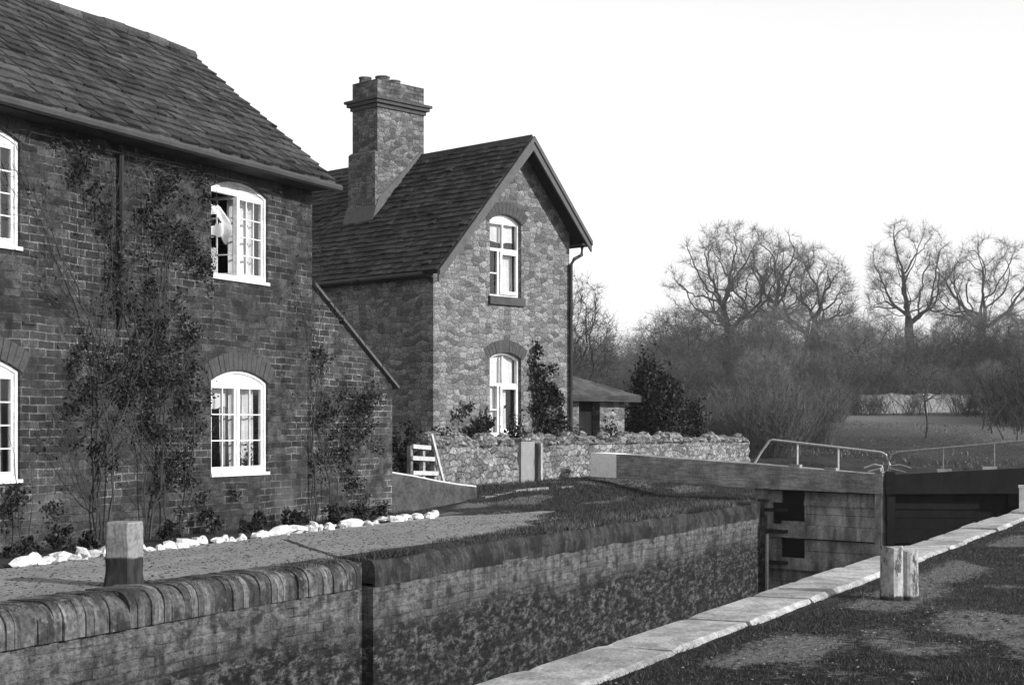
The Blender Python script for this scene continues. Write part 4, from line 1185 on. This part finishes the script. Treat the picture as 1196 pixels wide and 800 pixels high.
evergreen(764, 39, .8, 2.6, 'tall dense dark evergreen bush beside the outhouse', 81, 6500)
evergreen(798, 41, .62, 1.5, 'lower dark evergreen bush right of the tallest one', 82, 4500)

# ---------------- bare trees
def tree_mesh(seed, H, W=10.0, fork=.28, trunk_r=.35, n_att=1500, step=.34, gnarl=.3, low=.3, twigs=4, twig_l=.75, rmin=.012, up=.1, shape=1.0, lean=0.0, kill=1.25):
    """bare tree grown by space colonisation into a dome; returns limbs (trunk) and twigs (crown)"""
    rs = np.random.RandomState(seed)
    P = rs.uniform(-1, 1, (n_att*6, 3)); P[:, 2] = rs.uniform(low, 1, n_att*6)
    th = np.arctan2(P[:, 1], P[:, 0]); zz = (P[:, 2]-low)/(1-low)
    lob = 1+.16*np.sin(th*3+seed)+.1*np.sin(th*5+2*seed+zz*5)
    prof = (np.clip(1-np.abs(zz-.32)**2/.47, 0, 1))**.5 if shape >= 1 else np.clip(np.sin(np.clip(zz*.8+.2, 0, 1)*PI)**.7, 0, 1)
    rr_ = np.hypot(P[:, 0], P[:, 1]); ok = (rr_ < prof*lob) & (rs.rand(len(P)) < .1+.9*rr_)
    A = P[ok][:n_att]*np.array([W/2, W/2, H])
    nodes = []; par = []
    k = int(H*fork/step)
    for i in range(k+1):
        nodes.append((lean*i*step+.05*math.sin(i*1.3+seed), .05*math.cos(i*.9+seed), i*step-.3)); par.append(i-1)
    nodes = [np.array(q) for q in nodes]; dirs = [np.array([0, 0, 1.0])]*len(nodes)
    NB = np.array(nodes); best = np.full(len(A), 1e9); bi = np.zeros(len(A), int)
    def upd(lo):
        nonlocal best, bi
        B2 = np.array(nodes[lo:]); D = np.linalg.norm(A[:, None]-B2[None], axis=2); j = D.argmin(1); d = D[np.arange(len(A)), j]
        m_ = d < best; best[m_] = d[m_]; bi[m_] = j[m_]+lo
    upd(0); alive = np.ones(len(A), bool)
    # only the upper trunk may shoot
    for it in range(160):
        act = alive & (best < 60)
        if not act.any(): break
        tgt = {}
        for ai in np.nonzero(act)[0]:
            v = A[ai]-nodes[bi[ai]]; l = np.linalg.norm(v)
            if l > 0: tgt.setdefault(bi[ai], []).append(v/l)
        lo = len(nodes); 
        for j, vs in tgt.items():
            d = np.mean(vs, 0); d = d/(np.linalg.norm(d)+1e-6)+rs.normal(size=3)*gnarl*1.4+dirs[j]*.55+np.array([0, 0, up]); d /= np.linalg.norm(d)
            nodes.append(nodes[j]+d*step); par.append(j); dirs.append(d)
        if len(nodes) == lo or len(nodes) > 9000: break
        upd(lo); alive &= best > step*kill
    n = len(nodes); kids = [[] for _ in range(n)]
    for i in range(1, n):
        if par[i] >= 0: kids[par[i]].append(i)
    r = np.zeros(n)
    for i in range(n-1, -1, -1):
        r[i] = rmin if not kids[i] else (sum(r[c]**2.35 for c in kids[i]))**(1/2.35)
    sc_ = trunk_r/max(r[0], 1e-6); r = np.maximum(rmin, r*np.where(r > rmin*1.5, sc_, 1)) if sc_ < 1 else rmin+(r-rmin)*sc_
    A_, B_ = MB(), MB()
    # chains
    start = [(0, None)]
    while start:
        i, p = start.pop(); ch = [p] if p is not None else []
        while True:
            ch.append(i)
            if not kids[i]: break
            ks = sorted(kids[i], key=lambda c: -r[c])
            for c in ks[1:]: start.append((c, i))
            i = ks[0]
        pts = [tuple(nodes[q]) for q in ch]; rad = [r[q] for q in ch]
        if p is not None: rad[0] = min(rad[0], rad[1]*1.3)
        if len(pts) > 1:
            big = max(rad) > rmin*3.2
            (A_ if big else B_).tube(pts, rad, 6 if max(rad) > rmin*6 else (4 if big else 3), cap=False)
    rr = random.Random(seed)
    for i in range(k+1, n):
        if r[i] < rmin*4.5:
            for _ in range(twigs):
                d = dirs[i]*.6+np.array([rr.gauss(0, .6), rr.gauss(0, .6), rr.gauss(.15, .5)]); d /= np.linalg.norm(d); L = twig_l*rr.uniform(.4, 1.2)
                q = nodes[i]; m_ = q+d*L*.5+np.array([rr.gauss(0, .06), rr.gauss(0, .06), rr.gauss(0, .06)])*L; e = m_+(d+np.array([rr.gauss(0, .35), rr.gauss(0, .35), rr.gauss(.1, .3)]))*L*.5
                B_.tube([tuple(q), tuple(m_), tuple(e)], [rmin*.8, rmin*.65, rmin*.4], 3, cap=False)
    return A_, B_
def bare_tree(name, px, Z, label, seed, H, group=None, twigmat='twig', base=None, rz=None, cat='tree', **k):
    x, y = far(px, Z); z = float(hgt(x, y)) if base is None else base
    root = empty(name, (x, y, z)); tag(root, label, cat, group)
    A, B_ = tree_mesh(seed, H, **k)
    A.build('trunk', M['bark'], root, local=True); B_.build('crown', M[twigmat], root, local=True)
    if rz is not None: root.rotation_euler = (0, 0, rz)
    return root
oak = dict(fork=.26, trunk_r=.62, gnarl=.36, low=.26, n_att=620, step=.42, rmin=.011, twigs=13, twig_l=1.35, kill=2.0)
bare_tree('oak_tree', 852, 170, 'leftmost of three spreading bare oaks on the skyline, with a low arching limb', 101, 15.9, W=12.5, **oak)
bare_tree('oak_tree', 902, 178, 'middle of three spreading bare oaks on the skyline, straight trunked', 102, 15.6, W=11.5, **oak)
bare_tree('oak_tree', 946, 168, 'rightmost of three spreading bare oaks on the skyline, lower and leaning', 103, 12.8, W=11.5, lean=.25, **oak)
elm = dict(fork=.3, trunk_r=.55, gnarl=.22, low=.28, n_att=520, step=.42, rmin=.011, twigs=13, twig_l=1.35, up=.3, kill=2.0)
bare_tree('elm_tree', 1062, 170, 'tall upright bare tree with a slim forked crown right of the oaks', 111, 16.2, W=10, **elm)
bare_tree('elm_tree', 1145, 166, 'broader bare tree nearest the right photo edge', 112, 14.2, W=12.5, **dict(elm, fork=.2))
bare_tree('garden_tree', 672, 60, 'bare twiggy tree rising behind the stone house by its downpipe', 121, 6.6, W=3.6, fork=.2, trunk_r=.14, gnarl=.3, low=.2, n_att=700, step=.2, rmin=.007, twigs=8, twig_l=.5)
bare_tree('young_tree', 1082, 62, 'slender young bare tree standing alone in the meadow', 131, 4.4, W=2.4, fork=.4, trunk_r=.045, gnarl=.25, low=.35, n_att=250, step=.2, rmin=.007, twigs=2, twig_l=.4)
# undergrowth trees (copses)
proto = []
for i in range(3):
    t = bare_tree('copse_tree', 700+i*30, 110, '', 140+i, 7.2, 'bare trees of the copse behind the meadow', ('twig_mid', 'twig_a', 'twig_b')[i], W=(6.5, 5.5, 7)[i], fork=.14, trunk_r=.15, gnarl=.32, low=.12, n_att=900, step=.32, rmin=.010, twigs=7, twig_l=.8)
    proto.append(t)
spots = []
for row, (Z0, st) in enumerate(((98, 26), (107, 22), (117, 21))):
    px = 655+row*9
    while px < 1250:
        spots.append((px+R.uniform(-6, 6), Z0+R.uniform(-4, 4))); px += st*R.uniform(.8, 1.2)
clab = 'grey bare tree in the copse between the meadow and the skyline'
for i, (px, Z) in enumerate(spots):
    x, y = far(px, Z); sc = (R.uniform(.55, 1.05) if Z > 103 else R.uniform(.45, .7))*Z/110*(.98 if px > 760 else .9)*(.8 if Z < 103 and px > 980 else 1); z = float(hgt(x, y))
    if i < 3: o = proto[i]; o.location = (x, y, z); o.rotation_euler = (0, 0, R.uniform(0, 6)); o.scale = (sc, sc, sc); o['label'] = clab
    else: copy_thing(proto[R.choice((0, 0, 1, 2, 2))], (x, y, z), R.uniform(0, 6), sc, clab)
# thicket of stems below the copse
def thicket(name, pts, n, hmin, hmax, r, mat, label_kind, seed, lean=.25, sub=6):
    rs = np.random.RandomState(seed); V_ = []; F_ = []; k = 0
    for i in range(n):
        px, Z = pts[rs.randint(len(pts))]; px = px+rs.normal()*10*(1 if n > 500 else .6); Z = Z+rs.normal()*(4 if n > 500 else .6)
        x, y = far(px, Z); z = float(hgt(x, y))-.05; h = rs.uniform(hmin, hmax); d = rs.normal(size=2)*lean
        p0 = np.array([x, y, z]); p1 = p0+np.array([d[0]*h*.5, d[1]*h*.5, h*.55]); p2 = p0+np.array([d[0]*h*1.2, d[1]*h*1.2, h])
        seg = [(p0, p1, r, r*.7), (p1, p2, r*.7, r*.3)]
        for s_ in range(sub):
            q = p0+(p2-p0)*rs.uniform(.25, .95); e = q+np.array([rs.normal()*.22*h, rs.normal()*.22*h, rs.uniform(.05, .3)*h]); seg.append((q, e, r*.5, r*.25))
        for a, c, ra, rc in seg:
            th = rs.uniform(0, PI); w = np.array([math.cos(th), math.sin(th), 0]); w2 = np.array([-w[1], w[0], 0])
            for ww in (w, w2):
                V_ += [a-ww*ra, a+ww*ra, c+ww*rc, c-ww*rc]; F_.append((k, k+1, k+2, k+3)); k += 4
    o = npmesh(name, np.array(V_), np.array(F_), M[mat]); return o
pts = [(p, z) for p in range(655, 1260, 9) for z in (99, 106, 112)]
o = thicket('undergrowth', pts, 4200, .8, 2.6, .02, 'twig_mid', 0, 5, .5, 12); tag(o, 'grey mass of bare undergrowth under the copse trees', 'undergrowth', kind='stuff')
pts = [(p, z) for p in range(1165, 1290, 8) for z in (78, 84)]
o = thicket('hedge', pts, 900, 1.4, 2.8, .035, 'twig', 0, 6, .25, 6); tag(o, 'dark scrubby hedge at the right of the meadow', 'hedge', kind='stuff')
# bare shrub fan (osier) behind the wall end
def osier(px, Z, n, h, w, label, seed, r=.0065):
    x, y = far(px, Z); z = float(hgt(x, y)); root = empty('bare_shrub', (x, y, z)); tag(root, label, 'shrub')
    rr = random.Random(seed); A = MB(); B_ = MB()
    for i in range(n):
        a = rr.uniform(0, 2*PI); q = math.sqrt(rr.random())*.4*w; tilt = rr.gauss(0, .36); b0 = Vector((math.cos(a)*q, math.sin(a)*q, 0)); d = Vector((math.cos(a)*abs(tilt), math.sin(a)*abs(tilt), 1)).normalized()
        L = h*rr.uniform(.55, 1.05); p = b0; pts = [tuple(p)]; k = 5
        for s in range(k):
            d = (d+Vector((rr.gauss(0, .13), rr.gauss(0, .13), .02))).normalized(); p = p+d*L/k; pts.append(tuple(p))
        (A if i < n*.15 else B_).tube(pts, [r*1.3*(1-.15*s) for s in range(k+1)], 3, cap=False)
        for s in range(9):
            t = rr.uniform(.2, .95); j = int(t*k); q0 = Vector(pts[j]); e = q0+Vector((rr.gauss(0, .22), rr.gauss(0, .22), rr.uniform(.15, .5)))*h*.35
            B_.tube([tuple(q0), tuple((q0+e)/2+Vector((rr.gauss(0, .04), 0, 0))), tuple(e)], [r*.8, r*.65, r*.4], 3, cap=False)
    A.build('main_stems', M['stem'], root, local=True); B_.build('twigs', M['twig_mid'], root, local=True)
osier(893, 47, 420, 2.5, 2.6, 'big rounded bare shrub behind the end of the rubble wall', 91)
osier(858, 49, 260, 2.4, 2.2, 'bare shrub between the evergreen bushes and the biggest bare shrub', 92)
osier(940, 55, 260, 2.7, 2.4, 'bare shrub at the meadow edge right of the biggest bare shrub', 93)
osier(968, 78, 160, 2.2, 2.0, 'small distant bare shrub in front of the pale meadow wall', 94, .012)
# far pale wall
def farwall(p0, p1, Z0, Z1, h, label):
    x0, y0 = far(p0, Z0); x1, y1 = far(p1, Z1); b = MB(); n = 24; root = None
    for i in range(n):
        t0, t1 = i/n, (i+1)/n
        A = Vector((x0+(x1-x0)*t0, y0+(y1-y0)*t0, 0)); B_ = Vector((x0+(x1-x0)*t1, y0+(y1-y0)*t1, 0)); za = float(hgt(A.x, A.y)); zb = float(hgt(B_.x, B_.y)); j0 = h+.3*(float(vnoise(i*.7, 3.3))-.5); j1 = h+.3*(float(vnoise((i+1)*.7, 3.3))-.5); k = Vector((.4, .2, 0))
        b.hexa([(A.x, A.y, za-.3), (B_.x, B_.y, zb-.3), (B_.x+.4, B_.y+.2, zb-.3), (A.x+.4, A.y+.2, za-.3)], [(A.x, A.y, za+j0), (B_.x, B_.y, zb+j1), (B_.x+.4, B_.y+.2, zb+j1), (A.x+.4, A.y+.2, za+j0)])
    tag(b.build('field_wall', M['farwall']), label, 'wall')
farwall(1004, 1215, 90, 95, 1.1, 'pale far stone wall across the top of the meadow')
farwall(930, 1000, 90, 91, .45, 'low pale stretch of far wall left of the taller one')

rs_ = [(p, 88) for p in list(range(985, 1030, 6))+list(range(1060, 1078, 6))+list(range(1120, 1175, 6))]
o = thicket('hedge', rs_, 420, .6, 1.9, .014, 'twig_mid', 0, 16, .45, 10); tag(o, 'thin bare scrub in front of the pale far wall', 'hedge', kind='stuff')
# ---------------- grass
def grass(name, n, xr, yr, h, w, mat, label, dens, seed, cat='grass'):
    rs = np.random.RandomState(seed)
    x = rs.uniform(*xr, n); y = rs.uniform(*yr, n)
    keep = rs.rand(n) < dens(x, y); x = x[keep]; y = y[keep]; n = len(x)
    z = hgt(x, y)-.004; hh = h*rs.uniform(.4, 1.25, n)*(.55+.9*fbm(x*1.7, y*1.7, 3)); a = rs.uniform(0, 2*PI, n); l = rs.normal(size=(n, 2))*.5
    c, s = np.cos(a)*w, np.sin(a)*w
    V_ = np.empty((n, 3, 3)); V_[:, 0] = np.stack([x-c, y-s, z], 1); V_[:, 1] = np.stack([x+c, y+s, z], 1); V_[:, 2] = np.stack([x+l[:, 0]*hh, y+l[:, 1]*hh, z+hh], 1)
    o = npmesh(name, V_.reshape(-1, 3), np.arange(n*3).reshape(n, 3), M[mat]); tag(o, label, cat, kind='stuff'); return o
visible = lambda x, y: ((x*CT+y*ST > 3) & (np.abs((x*ST-y*CT)) < .40*(x*CT+y*ST)+1.5))
dn = lambda x, y: np.clip(1.05-1.15*wear_bands(x, y), .05, 1)*visible(x, y)*np.clip(14/np.maximum(x*CT+y*ST, 4), .15, 1)*np.where(y > 2.85, .5, 1)
grass('turf', 1100000, (4, 32), (-9, 2.95), .024, .0026, 'grass', 'short dark turf of the near lock bank', dn, 1)
grass('turf', 9000, (4, 32), (-9, 2.9), .035, .0025, 'drygrass', 'scattered dry blades in the near bank turf', lambda x, y: visible(x, y)*1.0, 2)
from_path = lambda x, y: ((y > 8.05+np.maximum(0, x-14)*.1) & (y < 10.3+.0*x))
def dfar(x, y):
    onpath = (x < 21.0) & (y > 8.02+np.maximum(0, x-13.5)*.09+.12*(fbm(x*2, y*2, 2)-.5)) & (y < 11.3) & ~((x > 19.6) & (y < 9.3))
    return visible(x, y)*np.where(onpath, 0, 1)*np.where((y < 8.1) & (x < 16), .3, 1)*np.clip(1.1-wear_bands(x, y), .15, 1)
grass('bank_grass', 340000, (5, 42), (7.68, 12.0), .05, .0045, 'grass', 'dark tufted grass on the far lock bank behind the coping', dfar, 3)
grass('bank_grass', 26000, (12.7, 42), (7.66, 8.1), .1, .005, 'drygrass', 'dry grass fringe along the far lock coping', lambda x, y: visible(x, y)*sstep(.5, .6, fbm(x*1.5, y, 3)), 4)
grass('reeds', 40000, (27.5, 44), (-3.5, 3.0), .34, .005, 'drygrass', 'pale rough grass beyond the black gate leaf', lambda x, y: visible(x, y)*sstep(.35, .6, fbm(x*.5, y*.5, 3)), 5)
grass('meadow_grass', 60000, (46, 110), (-30, 60), .1, .02, 'drygrass', 'rough grass of the meadow beyond the lock', lambda x, y: visible(x, y)*sstep(.4, .6, fbm(x*.12, y*.12, 3)), 6)

def scatter(name, n, pos, size, mat, label, cat, seed, flat=.6):
    rs = np.random.RandomState(seed); x, y = pos(rs, n); n = len(x); z = hgt(x, y)+.006
    s_ = size*rs.uniform(.4, 1.5, n); a = rs.uniform(0, 2*PI, n); V_ = np.empty((n, 5, 3))
    for j in range(4):
        t = a+j*PI/2+rs.uniform(-.4, .4, n); V_[:, j] = np.stack([x+np.cos(t)*s_, y+np.sin(t)*s_, z], 1)
    V_[:, 4] = np.stack([x+rs.normal(size=n)*s_*.2, y, z+s_*flat], 1)
    k = np.arange(n)[:, None]*5
    F_ = np.concatenate([k+np.array([[j, (j+1) % 4, 4]]) for j in range(4)]); tag(npmesh(name, V_.reshape(-1, 3), F_, M[mat]), label, cat, kind='stuff')
def onpath(rs, n):
    x = rs.uniform(5, 20.5, n); y = rs.uniform(8.05, 10.2, n); k = (y > 8.1+np.maximum(0, x-14)*.12) & visible(x, y); return x[k], y[k]
scatter('pebbles', 9000, onpath, .009, 'kerb', 'loose pale grit on the gravel path', 'gravel', 31)
scatter('path_litter', 3500, onpath, .013, 'soil', 'dark crumbs and dead leaves on the gravel path', 'litter', 32, .4)
def onturf(rs, n):
    x = rs.uniform(4, 30, n); y = rs.uniform(-8, 2.9, n); k = visible(x, y) & (rs.rand(n) < .15+wear_bands(x, y)); return x[k], y[k]
scatter('turf_litter', 26000, onturf, .012, 'soil', 'dark crumbs of soil and leaf litter on the near bank', 'litter', 33, .5)
scatter('turf_grit', 14000, onturf, .008, 'kerb', 'pale grit on the worn near bank', 'gravel', 34, .5)
grass('turf', 260000, (4, 32), (-9, 2.95), .018, .0022, 'drygrass', 'short dry worn grass of the near bank patches', lambda x, y: visible(x, y)*np.clip(wear_bands(x, y)*1.3-.15, 0, 1), 12)
grass('coping_weeds', 30000, (12.7, 30), (7.64, 7.85), .06, .004, 'grass', 'dark grass tufts hanging over the broken coping', lambda x, y: visible(x, y)*sstep(.5, .62, fbm(x*1.2, y, 3)), 13)

# ------------------------------------------------------------------ light, camera
az = math.radians(-93.0); el = math.radians(24)
S = Vector((math.cos(el)*math.cos(az), math.cos(el)*math.sin(az), math.sin(el)))
sd = bpy.data.lights.new('sun', 'SUN'); sd.energy = 4.6; sd.angle = math.radians(.6); sd.color = (1, 1, 1)
so = bpy.data.objects.new('sun', sd); col.objects.link(so); so.rotation_euler = (-S).to_track_quat('-Z', 'Y').to_euler(); so.location = (0, -20, 30)
w = bpy.data.worlds.new('World'); scene.world = w; w.use_nodes = True
nt = w.node_tree; nt.nodes.clear(); n = N(nt)
sky = n.n('ShaderNodeTexSky', sky_type='NISHITA'); sky.sun_disc = False; sky.sun_elevation = el; sky.sun_rotation = math.radians(180)
sky.dust_density = .1; sky.air_density = 5.0; sky.ozone_density = 1.0
# blue-sensitive plate: the emulsion sees mostly the blue of the sky
bw = n.n('ShaderNodeSeparateColor'); n.l(sky.outputs[0], bw.inputs[0])
bg = n.n('ShaderNodeBackground'); bg.inputs[1].default_value = .15; n.l(n.math('MAXIMUM', bw.outputs[2], n.math('MAXIMUM', bw.outputs[0], bw.outputs[1])), bg.inputs[0])
wo = n.n('ShaderNodeOutputWorld'); n.l(bg.outputs[0], wo.inputs[0])

b = MB(); b.box(-90, 760, -460, 760, -5, 60); hz = b.build('haze', M['ground']); hz.data.materials.clear()
hm = bpy.data.materials.new('haze_air'); hm.use_nodes = True; nt = hm.node_tree; nt.nodes.clear(); n = N(nt)
ho = n.n('ShaderNodeOutputMaterial'); pv = n.n('ShaderNodeVolumePrincipled'); pv.inputs['Color'].default_value = (1, 1, 1, 1); pv.inputs['Density'].default_value = .0003
n.l(pv.outputs[0], ho.inputs['Volume']); hz.data.materials.append(hm); tag(hz, kind='stuff')

cd = bpy.data.cameras.new('camera'); cam = bpy.data.objects.new('camera', cd); col.objects.link(cam)
cam.location = (0, 0, EYE); cam.rotation_euler = (math.radians(90), 0, TH-math.radians(90))
cd.sensor_width = 36; cd.lens = F/1196*36; cd.shift_y = 100/1196; cd.clip_end = 3000; cd.clip_start = .05
scene.camera = cam
scene.view_settings.view_transform = 'Standard'; scene.view_settings.look = 'None'
scene.view_settings.exposure = .38; scene.view_settings.gamma = 1; scene.view_settings.use_curve_mapping = False
